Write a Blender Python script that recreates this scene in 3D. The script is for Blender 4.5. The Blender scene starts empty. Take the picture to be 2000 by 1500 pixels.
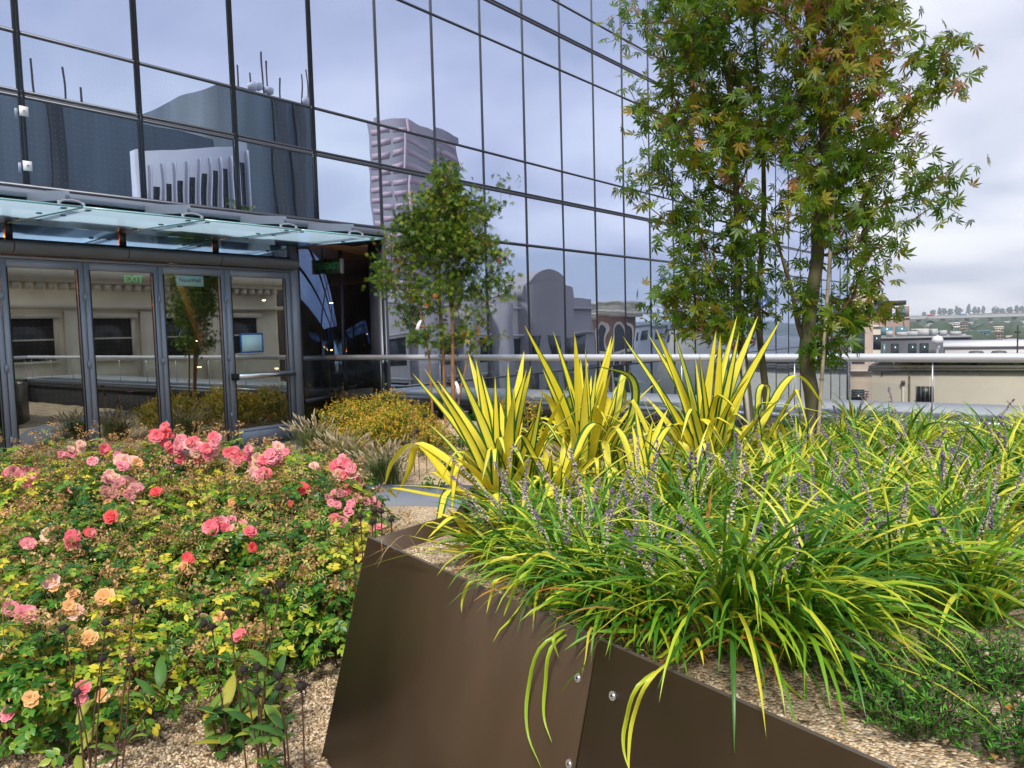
import bpy, math, random
import numpy as np
from mathutils import Vector, Matrix
random.seed(7); RG=np.random.default_rng(11)
R_=math.radians; PI=math.pi
S=bpy.context.scene; COL=S.collection
# ------------------------------------------------------------------ camera
CH=1.56; FPX=1490.0
_pi,_ro,_ya=R_(-3.946),R_(1.538),R_(38.656)
CF=Vector((-math.sin(_ya)*math.cos(_pi),math.cos(_ya)*math.cos(_pi),math.sin(_pi)))
_rt=Vector((math.cos(_ya),math.sin(_ya),0)); _up=_rt.cross(CF)
CR=_rt*math.cos(_ro)-_up*math.sin(_ro); CU=_up*math.cos(_ro)+_rt*math.sin(_ro)
cd=bpy.data.cameras.new('camera'); cam=bpy.data.objects.new('camera',cd); COL.objects.link(cam)
cd.sensor_width=36; cd.lens=FPX/2000*36; cd.clip_start=.05; cd.clip_end=20000
m=Matrix.Identity(4)
for i in range(3): m[i][0]=CR[i]; m[i][1]=CU[i]; m[i][2]=-CF[i]
m.translation=Vector((0,0,CH)); cam.matrix_world=m; S.camera=cam
S.render.resolution_x=1024; S.render.resolution_y=768
# ------------------------------------------------------------------ light
SUN_EL,SUN_AZ=R_(52),R_(150)      # azimuth measured from +y towards +x
S.view_settings.view_transform='Standard'; S.view_settings.look='None'; S.view_settings.exposure=1.47; S.view_settings.gamma=1
W=bpy.data.worlds.new('World'); S.world=W; W.use_nodes=True
nt=W.node_tree; nt.nodes.clear(); N=nt.nodes.new; L=nt.links.new
out=N('ShaderNodeOutputWorld'); mix=N('ShaderNodeMixShader'); b1=N('ShaderNodeBackground'); b2=N('ShaderNodeBackground')
sky=N('ShaderNodeTexSky'); sky.sky_type='NISHITA'; sky.sun_disc=False; sky.sun_elevation=SUN_EL; sky.sun_rotation=SUN_AZ
b1.inputs[1].default_value=.06; L(sky.outputs[0],b1.inputs[0])
tc=N('ShaderNodeTexCoord'); sp=N('ShaderNodeSeparateXYZ'); L(tc.outputs['Generated'],sp.inputs[0])
ad=N('ShaderNodeMath'); ad.operation='ADD'; L(sp.outputs[2],ad.inputs[0]); ad.inputs[1].default_value=.22
mx0=N('ShaderNodeMath'); mx0.operation='MAXIMUM'; L(ad.outputs[0],mx0.inputs[0]); mx0.inputs[1].default_value=.05
dx=N('ShaderNodeMath'); dx.operation='DIVIDE'; L(sp.outputs[0],dx.inputs[0]); L(mx0.outputs[0],dx.inputs[1])
dy=N('ShaderNodeMath'); dy.operation='DIVIDE'; L(sp.outputs[1],dy.inputs[0]); L(mx0.outputs[0],dy.inputs[1])
cb=N('ShaderNodeCombineXYZ'); L(dx.outputs[0],cb.inputs[0]); L(dy.outputs[0],cb.inputs[1])
n1=N('ShaderNodeTexNoise'); n1.inputs['Scale'].default_value=1.25; n1.inputs['Detail'].default_value=5; n1.inputs['Roughness'].default_value=.45; n1.inputs['Distortion'].default_value=.4
L(cb.outputs[0],n1.inputs['Vector'])
cr=N('ShaderNodeValToRGB'); L(n1.outputs['Fac'],cr.inputs[0])
e=cr.color_ramp.elements; e[0].position=.38; e[0].color=(.34,.37,.455,1); e[1].position=.64; e[1].color=(.66,.66,.68,1)
x=e.new(.5); x.color=(.48,.49,.56,1)
L(cr.outputs[0],b2.inputs[0]); b2.inputs[1].default_value=.66
mix.inputs[0].default_value=.9; L(b1.outputs[0],mix.inputs[1]); L(b2.outputs[0],mix.inputs[2]); L(mix.outputs[0],out.inputs[0])
sd=bpy.data.lights.new('sun','SUN'); sun=bpy.data.objects.new('sun',sd); COL.objects.link(sun)
sd.energy=1.5; sd.angle=R_(10); sd.color=(1,.95,.86)
dv=Vector((math.cos(SUN_EL)*math.sin(SUN_AZ),math.cos(SUN_EL)*math.cos(SUN_AZ),math.sin(SUN_EL)))
sun.rotation_euler=dv.to_track_quat('Z','Y').to_euler()
# ------------------------------------------------------------------ pixel helpers (2000x1500 photo pixels -> world)
def ray(px,py): return CF*FPX+CR*(px-1000)-CU*(py-750)
def at(px,py,Z): return Vector((0,0,CH))+ray(px,py)*(Z/FPX)
def onz(px,py,z): d=ray(px,py); return Vector((0,0,CH))+d*((z-CH)/d.z)
def proj(P):
    d=Vector(P)-Vector((0,0,CH)); z=d.dot(CF)
    return (1000+FPX*d.dot(CR)/z,750-FPX*d.dot(CU)/z,z)
# ------------------------------------------------------------------ materials
MC={}
def newmat(name):
    m=bpy.data.materials.new(name); m.use_nodes=True; nt=m.node_tree
    p=nt.nodes['Principled BSDF']; return m,nt,p
def pmat(name,col,rough=.6,metal=0,noise=0,nscale=8,bump=0,bscale=30,spec=None,coord='Object',stretch=None):
    if name in MC: return MC[name]
    m,nt,p=newmat(name); N=nt.nodes.new; L=nt.links.new
    p.inputs['Base Color'].default_value=(*col,1); p.inputs['Roughness'].default_value=rough; p.inputs['Metallic'].default_value=metal
    if spec is not None: p.inputs['Specular IOR Level'].default_value=spec
    if noise or bump:
        tc=N('ShaderNodeTexCoord'); src=tc.outputs[coord]
        if stretch:
            mp=N('ShaderNodeMapping'); mp.inputs['Scale'].default_value=stretch; L(src,mp.inputs[0]); src=mp.outputs[0]
    if noise:
        n=N('ShaderNodeTexNoise'); n.inputs['Scale'].default_value=nscale; n.inputs['Detail'].default_value=6; L(src,n.inputs['Vector'])
        r=N('ShaderNodeMapRange'); r.inputs[1].default_value=.3; r.inputs[2].default_value=.7; r.inputs[3].default_value=1-noise; r.inputs[4].default_value=1+noise; L(n.outputs['Fac'],r.inputs[0])
        v=N('ShaderNodeVectorMath'); v.operation='SCALE'; v.inputs[0].default_value=col; L(r.outputs[0],v.inputs['Scale']); L(v.outputs[0],p.inputs['Base Color'])
    if bump:
        n=N('ShaderNodeTexNoise'); n.inputs['Scale'].default_value=bscale; n.inputs['Detail'].default_value=5; L(src,n.inputs['Vector'])
        b=N('ShaderNodeBump'); b.inputs['Strength'].default_value=bump; b.inputs['Distance'].default_value=.01; L(n.outputs['Fac'],b.inputs['Height']); L(b.outputs[0],p.inputs['Normal'])
    MC[name]=m; return m
def leafmat(name,ramp,edge=None,edge_w=(.5,.8),trans=.3,rough=.45,tip=None,stripe=0,spec=.35):
    """ramp: list of (pos,colour) by the leaf's own random number; edge: margin colour; tip: colour at the end of the blade"""
    if name in MC: return MC[name]
    m,nt,p=newmat(name); N=nt.nodes.new; L=nt.links.new
    a=N('ShaderNodeAttribute'); a.attribute_name='uvr'; s=N('ShaderNodeSeparateXYZ'); L(a.outputs['Vector'],s.inputs[0])
    cr=N('ShaderNodeValToRGB'); L(s.outputs[2],cr.inputs[0]); els=cr.color_ramp.elements
    els[0].position=ramp[0][0]; els[0].color=(*ramp[0][1],1); els[1].position=ramp[-1][0]; els[1].color=(*ramp[-1][1],1)
    for q,c in ramp[1:-1]: x=els.new(q); x.color=(*c,1)
    col=cr.outputs[0]
    def mixc(f,A,B):
        mx=N('ShaderNodeMix'); mx.data_type='RGBA'
        if isinstance(f,float): mx.inputs[0].default_value=f
        else: L(f,mx.inputs[0])
        L(A,mx.inputs[6])
        if isinstance(B,tuple): mx.inputs[7].default_value=(*B,1)
        else: L(B,mx.inputs[7])
        return mx.outputs[2]
    def rng(src,a_,b_,c_=0,d_=1):
        r=N('ShaderNodeMapRange'); r.inputs[1].default_value=a_; r.inputs[2].default_value=b_; r.inputs[3].default_value=c_; r.inputs[4].default_value=d_; L(src,r.inputs[0]); return r.outputs[0]
    ab=N('ShaderNodeMath'); ab.operation='ABSOLUTE'; L(s.outputs[0],ab.inputs[0])
    if edge:
        w=N('ShaderNodeMath'); w.operation='MULTIPLY_ADD'; L(s.outputs[2],w.inputs[0]); w.inputs[1].default_value=7.3; w.inputs[2].default_value=0
        wf=N('ShaderNodeMath'); wf.operation='FRACT'; L(w.outputs[0],wf.inputs[0])
        th=rng(wf.outputs[0],0,1,edge_w[0],edge_w[1])
        g=N('ShaderNodeMath'); g.operation='SUBTRACT'; L(ab.outputs[0],g.inputs[0]); L(th,g.inputs[1])
        f=rng(g.outputs[0],0,.08); col=mixc(f,col,edge)
    if stripe:
        sn=N('ShaderNodeTexNoise'); sn.inputs['Scale'].default_value=1; sn.inputs['Detail'].default_value=2
        vm=N('ShaderNodeVectorMath'); vm.operation='MULTIPLY'; L(a.outputs['Vector'],vm.inputs[0]); vm.inputs[1].default_value=(7,1.2,50); L(vm.outputs[0],sn.inputs['Vector'])
        f=rng(sn.outputs['Fac'],.35,.7,1-stripe,1+stripe); vs=N('ShaderNodeVectorMath'); vs.operation='SCALE'; L(col,vs.inputs[0]); L(f,vs.inputs['Scale']); col=vs.outputs[0]
    if tip: col=mixc(rng(s.outputs[1],tip[0],tip[1]),col,tip[2])
    L(col,p.inputs['Base Color']); p.inputs['Roughness'].default_value=rough; p.inputs['Specular IOR Level'].default_value=spec
    if trans:
        t=N('ShaderNodeBsdfTranslucent'); L(col,t.inputs[0]); mx=N('ShaderNodeMixShader'); mx.inputs[0].default_value=trans
        o=nt.nodes['Material Output']; L(p.outputs[0],mx.inputs[1]); L(t.outputs[0],mx.inputs[2]); L(mx.outputs[0],o.inputs[0])
    MC[name]=m; return m
def gravelmat(name,cols,scale=95,bump=.9):
    m,nt,p=newmat(name); N=nt.nodes.new; L=nt.links.new
    tc=N('ShaderNodeTexCoord'); v=N('ShaderNodeTexVoronoi'); v.inputs['Scale'].default_value=scale; L(tc.outputs['Object'],v.inputs['Vector'])
    sp=N('ShaderNodeSeparateColor'); L(v.outputs['Color'],sp.inputs[0]); cr=N('ShaderNodeValToRGB'); L(sp.outputs[0],cr.inputs[0])
    els=cr.color_ramp.elements; els[0].color=(*cols[0],1); els[1].color=(*cols[-1],1)
    for i,c in enumerate(cols[1:-1]): x=els.new((i+1)/(len(cols)-1)); x.color=(*c,1)
    n=N('ShaderNodeTexNoise'); n.inputs['Scale'].default_value=3.5; n.inputs['Detail'].default_value=5; L(tc.outputs['Object'],n.inputs['Vector'])
    r=N('ShaderNodeMapRange'); r.inputs[1].default_value=.35; r.inputs[2].default_value=.65; r.inputs[3].default_value=.72; r.inputs[4].default_value=1.15; L(n.outputs['Fac'],r.inputs[0])
    vs=N('ShaderNodeVectorMath'); vs.operation='SCALE'; L(cr.outputs[0],vs.inputs[0]); L(r.outputs[0],vs.inputs['Scale']); L(vs.outputs[0],p.inputs['Base Color'])
    iv=N('ShaderNodeMath'); iv.operation='SUBTRACT'; iv.inputs[0].default_value=1; L(v.outputs['Distance'],iv.inputs[1])
    b=N('ShaderNodeBump'); b.inputs['Strength'].default_value=bump; b.inputs['Distance'].default_value=.01; L(iv.outputs[0],b.inputs['Height']); L(b.outputs[0],p.inputs['Normal'])
    p.inputs['Roughness'].default_value=.85; MC[name]=m; return m
def mirrormat(name,tint,base,fac,wave=.4,wscale=.55,dots=0,clear=False,tintT=(.6,.65,.62),rough=0.0):
    if name in MC: return MC[name]
    m=bpy.data.materials.new(name); m.use_nodes=True; nt=m.node_tree; nt.nodes.clear(); N=nt.nodes.new; L=nt.links.new
    o=N('ShaderNodeOutputMaterial'); g=N('ShaderNodeBsdfGlossy'); g.inputs['Color'].default_value=(*tint,1); g.inputs['Roughness'].default_value=rough
    if clear: d=N('ShaderNodeBsdfTransparent'); d.inputs[0].default_value=(*tintT,1)
    else: d=N('ShaderNodeBsdfDiffuse'); d.inputs[0].default_value=(*base,1)
    tc=N('ShaderNodeTexCoord'); oi=N('ShaderNodeObjectInfo')
    va=N('ShaderNodeVectorMath'); va.operation='ADD'; L(tc.outputs['Object'],va.inputs[0])
    sc=N('ShaderNodeMath'); sc.operation='MULTIPLY'; L(oi.outputs['Random'],sc.inputs[0]); sc.inputs[1].default_value=91; L(sc.outputs[0],va.inputs[1])
    n=N('ShaderNodeTexNoise'); n.inputs['Scale'].default_value=wscale; n.inputs['Detail'].default_value=1.2; L(va.outputs[0],n.inputs['Vector'])
    b=N('ShaderNodeBump'); b.inputs['Strength'].default_value=1; b.inputs['Distance'].default_value=wave*.01; L(n.outputs['Fac'],b.inputs['Height']); L(b.outputs[0],g.inputs['Normal'])
    lw=N('ShaderNodeFresnel'); lw.inputs['IOR'].default_value=1.5
    f=N('ShaderNodeMath'); f.operation='MULTIPLY_ADD'; L(lw.outputs[0],f.inputs[0]); f.inputs[1].default_value=1-fac; f.inputs[2].default_value=fac
    mx=N('ShaderNodeMixShader'); L(f.outputs[0],mx.inputs[0]); L(d.outputs[0],mx.inputs[1]); L(g.outputs[0],mx.inputs[2]); res=mx.outputs[0]
    if dots:
        s=N('ShaderNodeSeparateXYZ'); L(tc.outputs['Object'],s.inputs[0])
        def cell(sock,off):
            a=N('ShaderNodeMath'); a.operation='MULTIPLY_ADD'; L(sock,a.inputs[0]); a.inputs[1].default_value=1/.062; a.inputs[2].default_value=off
            q=N('ShaderNodeMath'); q.operation='FRACT'; L(a.outputs[0],q.inputs[0]); w=N('ShaderNodeMath'); w.operation='SUBTRACT'; L(q.outputs[0],w.inputs[0]); w.inputs[1].default_value=.5
            z=N('ShaderNodeMath'); z.operation='POWER'; L(w.outputs[0],z.inputs[0]); z.inputs[1].default_value=2; return z.outputs[0]
        y,z=cell(s.outputs[1],.5),cell(s.outputs[2],.25); a=N('ShaderNodeMath'); a.operation='ADD'; L(y,a.inputs[0]); L(z,a.inputs[1])
        lt=N('ShaderNodeMath'); lt.operation='LESS_THAN'; L(a.outputs[0],lt.inputs[0]); lt.inputs[1].default_value=dots
        dd=N('ShaderNodeBsdfDiffuse'); dd.inputs[0].default_value=(.42,.45,.5,1); m2=N('ShaderNodeMixShader'); L(lt.outputs[0],m2.inputs[0]); L(res,m2.inputs[1]); L(dd.outputs[0],m2.inputs[2]); res=m2.outputs[0]
    L(res,o.inputs[0]); MC[name]=m; return m
def emis(name,col,st):
    if name in MC: return MC[name]
    m,nt,p=newmat(name); p.inputs['Base Color'].default_value=(*col,1); p.inputs['Emission Color'].default_value=(*col,1); p.inputs['Emission Strength'].default_value=st; MC[name]=m; return m
# ------------------------------------------------------------------ mesh builder
class G:
    def __init__(s): s.v=[];s.a=[];s.f=[];s.n=0;s.mi=[]
    def add(s,V,F,A=None,mi=0):
        V=np.asarray(V,float).reshape(-1,3); F=np.asarray(F,int)
        s.v.append(V); s.a.append(np.zeros((len(V),3)) if A is None else np.asarray(A,float).reshape(-1,3)); s.f.append(F+s.n); s.mi.append(np.full(len(F),mi)); s.n+=len(V); return s
    def box(s,lo,hi,mi=0):
        a,b,c=lo;d,e,f=hi
        V=[(a,b,c),(d,b,c),(d,e,c),(a,e,c),(a,b,f),(d,b,f),(d,e,f),(a,e,f)]
        return s.add(V,[(0,3,2,1),(4,5,6,7),(0,1,5,4),(1,2,6,5),(2,3,7,6),(3,0,4,7)],mi=mi)
    def obox(s,P,Q,w,h,up=(0,0,1),mi=0,off=0):
        """bar from P to Q, width w sideways, height h along up"""
        P=Vector(P);Q=Vector(Q);d=(Q-P).normalized();up=Vector(up);sd=d.cross(up).normalized();u=sd.cross(d).normalized()
        V=[]
        for e_ in (P,Q):
            for a,b in ((-1,-1),(1,-1),(1,1),(-1,1)): V.append(e_+sd*(a*w/2)+u*(b*h/2+off))
        return s.add([tuple(v) for v in V],[(0,1,2,3),(7,6,5,4),(0,4,5,1),(1,5,6,2),(2,6,7,3),(3,7,4,0)],mi=mi)
    def tube(s,pts,rad,k=8,mi=0,r=0.5,cap=True):
        P=[Vector(p) for p in pts]; n=len(P)
        if not hasattr(rad,'__len__'): rad=[rad]*n
        V=[];ref=Vector((.31,.12,.94))
        for i,p in enumerate(P):
            t=(P[min(i+1,n-1)]-P[max(i-1,0)]); t=t.normalized() if t.length>1e-9 else Vector((0,0,1))
            if abs(t.dot(ref))>.97: a=t.cross(Vector((1,0,0))).normalized()
            else: a=t.cross(ref).normalized()
            b=t.cross(a)
            for j in range(k):
                q=2*PI*j/k; V.append(tuple(p+a*(math.cos(q)*rad[i])+b*(math.sin(q)*rad[i])))
        F=[(i*k+j,i*k+(j+1)%k,(i+1)*k+(j+1)%k,(i+1)*k+j) for i in range(n-1) for j in range(k)]
        A=[(0,i/max(1,n-1),r) for i in range(n) for j in range(k)]
        s.add(V,F,A,mi)
        if cap and k==8:
            s.add([V[j] for j in range(8)]+[V[(n-1)*8+j] for j in range(8)],[(0,1,2,7),(7,2,3,6),(6,3,4,5),(8,15,10,9),(15,14,11,10),(14,13,12,11)],mi=mi)
        return s
    def lathe(s,c,prof,k=16,mi=0,r=.5):
        V=[(c[0]+R*math.cos(2*PI*j/k),c[1]+R*math.sin(2*PI*j/k),c[2]+z) for R,z in prof for j in range(k)]
        F=[(i*k+j,i*k+(j+1)%k,(i+1)*k+(j+1)%k,(i+1)*k+j) for i in range(len(prof)-1) for j in range(k)]
        return s.add(V,F,[(0,0,r)]*len(V),mi)
    def build(s,name,mats,parent=None,smooth=False,loc=None,local=False):
        me=bpy.data.meshes.new(name); V=np.concatenate(s.v); 
        if loc is not None: V=V-np.array(loc)
        lt=np.concatenate([np.full(len(f),f.shape[1]) for f in s.f]); li=np.concatenate([f.ravel() for f in s.f])
        me.vertices.add(len(V)); me.vertices.foreach_set('co',V.ravel().astype(np.float32))
        me.loops.add(len(li)); me.loops.foreach_set('vertex_index',li.astype(np.int32))
        me.polygons.add(len(lt)); st=np.concatenate([[0],np.cumsum(lt)[:-1]]); me.polygons.foreach_set('loop_start',st.astype(np.int32)); me.polygons.foreach_set('loop_total',lt.astype(np.int32))
        me.polygons.foreach_set('material_index',np.concatenate(s.mi).astype(np.int32))
        if smooth: me.polygons.foreach_set('use_smooth',np.ones(len(lt),bool))
        me.update(calc_edges=True)
        at_=me.attributes.new('uvr','FLOAT_VECTOR','POINT'); at_.data.foreach_set('vector',np.concatenate(s.a).ravel().astype(np.float32))
        for m_ in (mats if isinstance(mats,(list,tuple)) else [mats]): me.materials.append(m_)
        o=bpy.data.objects.new(name,me); COL.objects.link(o)
        if loc is not None: o.location=loc
        if parent is not None:
            o.parent=parent
            if local: pass
            elif loc is None: o.matrix_parent_inverse=Matrix.Translation(-Vector(parent.location))
            else: o.location=Vector(loc)-Vector(parent.location)
        return o
def tag(o,label,cat,group=None,kind=None):
    if label: o['label']=label
    if cat: o['category']=cat
    if group: o['group']=group
    if kind: o['kind']=kind
    return o
def empty(name,loc,label=None,cat=None,group=None):
    o=bpy.data.objects.new(name,None); COL.objects.link(o); o.location=loc; o.empty_display_size=.1
    return tag(o,label,cat,group)
def copy_tree(o,parent=None):
    c=o.copy(); COL.objects.link(c)
    if parent: c.parent=parent
    for ch in o.children: copy_tree(ch,c)
    return c
def struct(g,name,mat,**k): return tag(g.build(name,mat,**k),None,None,kind='structure')
def textmesh(name,body,size,mat,M,ext=.002,parent=None,bold=0):
    c=bpy.data.curves.new(name,'FONT'); c.body=body; c.size=size; c.extrude=ext; c.align_x='CENTER'; c.align_y='CENTER'; c.offset=bold
    o=bpy.data.objects.new(name+'_t',c); COL.objects.link(o); dg=bpy.context.evaluated_depsgraph_get(); dg.update()
    me=bpy.data.meshes.new_from_object(o.evaluated_get(dg)); bpy.data.objects.remove(o); me.transform(M); me.materials.clear(); me.materials.append(mat)
    o=bpy.data.objects.new(name,me); COL.objects.link(o)
    if parent: o.parent=parent; o.matrix_parent_inverse=Matrix.Translation(-Vector(parent.location))
    return o
def nrm(a): return a/np.maximum(np.linalg.norm(a,axis=-1,keepdims=True),1e-9)
def frames(nz,spin):
    """N rotation frames (x,y,z columns) with z along nz and a spin about it"""
    nz=nrm(nz); h=np.where(np.abs(nz[:,2:3])>.95,np.array([[1.,0,0]]),np.array([[0,0,1.]])); x=nrm(np.cross(h,nz)); y=np.cross(nz,x)
    c,s_=np.cos(spin)[:,None],np.sin(spin)[:,None]; return np.stack([x*c+y*s_,-x*s_+y*c,nz],axis=2)
def scatter(g,TV,TF,TA,M,pos,scale,rnd,mi=0):
    """instances of a template: M Nx3x3, pos Nx3, scale N, rnd N"""
    n=len(pos); T=len(TV); V=np.einsum('nij,tj->nti',M,TV)*np.asarray(scale).reshape(n,1,1)+pos[:,None,:]
    A=np.repeat(TA[None],n,0).copy(); A[:,:,2]=np.asarray(rnd)[:,None]
    F=(np.asarray(TF)[None]+(np.arange(n)*T)[:,None,None]).reshape(-1,np.asarray(TF).shape[1]); g.add(V.reshape(-1,3),F,A.reshape(-1,3),mi)
def leaf_template(nseg=3,wprof=None,fold=.18,droop=.15,w=.55):
    """leaf along +y from 0 to 1, normal +z"""
    V=[];A=[]
    for i in range(nseg+1):
        t=i/nseg; ww=(wprof(t) if wprof else math.sin(PI*min(1,max(0,(t*.94+.03)))**.85))*w/2
        for u in (-1,0,1): V.append((u*ww,t,abs(u)*fold*ww-droop*t*t)); A.append((u,t,0))
    F=[(i*3+j,i*3+j+1,i*3+j+4,i*3+j+3) for i in range(nseg) for j in (0,1)]
    return np.array(V),np.array(F),np.array(A)
LEAF3=leaf_template(3,lambda t:[.12,.95,.8,.03][round(t*3)],w=.62)
LEAF2=leaf_template(2,lambda t:[.25,1,.05][round(t*2)],w=.62)
def blades(g,base,az,th0,bend,Ln,Wd,S_=7,power=1.4,fold=.25,rnd=None,cols=3,twist=None,mi=0,prof=None,kink=None,k0=None):
    n=len(base); s=np.linspace(0,1,S_+1); th=th0[:,None]+bend[:,None]*s[None]**power
    if kink is not None: q_=np.clip((s[None]-k0[:,None])/.14,0,1); th=th+kink[:,None]*q_*q_*(3-2*q_)
    ds=Ln[:,None]/S_; d=np.stack([np.sin(th)*np.cos(az)[:,None],np.sin(th)*np.sin(az)[:,None],np.cos(th)],-1)
    P=np.zeros((n,S_+1,3)); P[:,0]=base; mid=(d[:,1:]+d[:,:-1])/2; P[:,1:]=base[:,None]+np.cumsum(mid*ds[:,:,None],1)
    sd=np.stack([-np.sin(az),np.cos(az),0*az],-1)[:,None,:]*np.ones((1,S_+1,1)); nr=np.cross(d,sd)
    if twist is not None:
        tw=twist[:,None,None]*s[None,:,None]; sd,nr=sd*np.cos(tw)+nr*np.sin(tw),nr*np.cos(tw)-sd*np.sin(tw)
    pw=(prof(s) if prof is not None else np.minimum(1,.45+s*4)*np.clip(1-s,0,1)**.45)
    w=Wd[:,None]*pw[None]/2; us=np.linspace(-1,1,cols)
    V=P[:,:,None,:]+sd[:,:,None,:]*(w[:,:,None,None]*us[None,None,:,None])+nr[:,:,None,:]*(w[:,:,None,None]*(-fold)*np.abs(us)[None,None,:,None])
    A=np.zeros((n,S_+1,cols,3)); A[...,0]=us; A[...,1]=s[None,:,None]; A[...,2]=(RG.random(n) if rnd is None else rnd)[:,None,None]
    b=np.array([(i*cols+j,i*cols+j+1,(i+1)*cols+j+1,(i+1)*cols+j) for i in range(S_) for j in range(cols-1)])
    F=(b[None]+(np.arange(n)*(S_+1)*cols)[:,None,None]).reshape(-1,4); g.add(V.reshape(-1,3),F,A.reshape(-1,3),mi)
    return P
def catmull(P,n):
    P=[P[0]*2-P[1]]+list(P)+[P[-1]*2-P[-2]]; out=[]; segs=len(P)-3
    for i in range(n+1):
        t=i/n*segs; k=min(int(t),segs-1); u=t-k; a,b,c,d=P[k:k+4]
        out.append(.5*((2*b)+(c-a)*u+(2*a-5*b+4*c-d)*u*u+(3*b-a-3*c+d)*u**3))
    return out
def strap(g,pts,width,n=14,fold=.3,rnd=.5,blunt=False,side=None):
    """one blade through given world points, flat side turned towards where it is broadest"""
    C=catmull([Vector(p) for p in pts],n); V=[];A=[]
    ch=C[-1]-C[0]
    hz=Vector((ch.x,ch.y,0)); 
    sd0=side if side is not None else (Vector((-hz.y,hz.x,0)).normalized() if hz.length>.02 else CR)
    for i,p in enumerate(C):
        t=i/n; tg=(C[min(i+1,n)]-C[max(i-1,0)]).normalized(); sd=(sd0-tg*sd0.dot(tg)).normalized(); nr=sd.cross(tg)
        w=width/2*min(1,.6+t*1.5)*(1 if blunt and t<.99 else (1-t)**.5 if t>.6 else 1)
        if not blunt: w=width/2*min(1,.55+t*1.6)*(min(1,max(0,(1-t)/.45))**.75)
        for u in (-1,-.5,0,.5,1): V.append(tuple(p+sd*(w*u)+nr*(w*fold*abs(u)))); A.append((u,t,rnd))
    g.add(V,[(i*5+j,i*5+j+1,i*5+j+6,i*5+j+5) for i in range(n) for j in range(4)],A)
FD=9.039; DD=9.665; Y0=3.2187; SP=1.2384; ZC,ZA,Z1,Z2,ZB,Z3=3.208,4.168,4.798,6.829,7.519,8.156
RAILY=8.05
def J(v,a): return v+random.uniform(-a,a)
# ================================================================== MATERIALS
M_mull=pmat('dark_mullion',(.05,.055,.07),.35,.6)
M_mulle=pmat('mullion_edge',(.22,.23,.27),.35,.7)
M_sill=pmat('sill_metal',(.24,.27,.33),.4,.5)
M_frame=pmat('door_frame_paint',(.24,.27,.33),.42,.1,noise=.06,nscale=3)
M_hood=pmat('hood_metal',(.13,.14,.155),.5,.2,noise=.08,nscale=2)
M_black=pmat('black_gap',(.006,.006,.008),.7)
M_steel=pmat('brushed_steel',(.62,.62,.63),.28,1)
M_alu=pmat('satin_aluminium',(.55,.57,.60),.33,.75)
M_rail=pmat('rail_aluminium',(.60,.62,.66),.4,.35)
M_glassU=mirrormat('curtain_glass',(.68,.75,.94),(.02,.03,.05),.90,wave=.36,wscale=.9)
M_glassD=mirrormat('curtain_glass_dotted',(.66,.76,.94),(.03,.045,.06),.86,wave=.36,wscale=.9,dots=.0011)
M_glassDoor=mirrormat('door_glass',(.80,.86,.84),(0,0,0),.46,wave=.10,wscale=.6,dots=.0012,clear=True,tintT=(.62,.66,.60))
M_glassSide=mirrormat('side_glass',(.70,.82,.95),(0,0,0),.26,wave=.12,wscale=.6,dots=.0012,clear=True,tintT=(.6,.68,.7))
M_rglass=mirrormat('guard_glass',(.9,.95,.95),(0,0,0),.05,wave=.02,wscale=.6,dots=0,clear=True,tintT=(.86,.90,.88))
M_white=pmat('white_roof',(.62,.63,.66),.6,noise=.06,nscale=1)
M_conc=pmat('pale_concrete',(.36,.36,.35),.8,noise=.12,nscale=6,bump=.3,bscale=60)
# canopy glass: frosted pale blue, lit through from the sky
m,nt,p=newmat('canopy_glass'); N=nt.nodes.new; L=nt.links.new
t=N('ShaderNodeBsdfTranslucent'); t.inputs[0].default_value=(.60,.80,.93,1); g_=N('ShaderNodeBsdfGlossy'); g_.inputs[0].default_value=(.55,.75,.85,1); g_.inputs['Roughness'].default_value=.03
tr=N('ShaderNodeBsdfTransparent'); tr.inputs[0].default_value=(.62,.84,.95,1)
mx=N('ShaderNodeMixShader'); mx.inputs[0].default_value=.10; L(t.outputs[0],mx.inputs[1]); L(tr.outputs[0],mx.inputs[2])
fr=N('ShaderNodeFresnel'); fr.inputs[0].default_value=1.5; m2=N('ShaderNodeMixShader'); L(fr.outputs[0],m2.inputs[0]); L(mx.outputs[0],m2.inputs[1]); L(g_.outputs[0],m2.inputs[2]); L(m2.outputs[0],nt.nodes['Material Output'].inputs[0]); M_can=m
# ================================================================== SETTING
M_city=pmat('city_ground',(.16,.16,.16),.9,noise=.3,nscale=.02)
g=G(); g.add([(-7000,-2500,-22),(7000,-2500,-22),(7000,9000,-22),(-7000,9000,-22)],[(0,1,2,3)]); struct(g,'street_ground',M_city)
COLS_G=[(.12,.085,.05),(.42,.29,.16),(.58,.43,.26),(.68,.54,.37),(.27,.18,.10),(.78,.68,.52)]
M_grav=gravelmat('gravel_ground',COLS_G,100); M_gravW=gravelmat('pale_gravel_ground',[(.30,.26,.22),(.55,.5,.44),(.66,.62,.56),(.45,.38,.30),(.7,.66,.6)],60)
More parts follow.
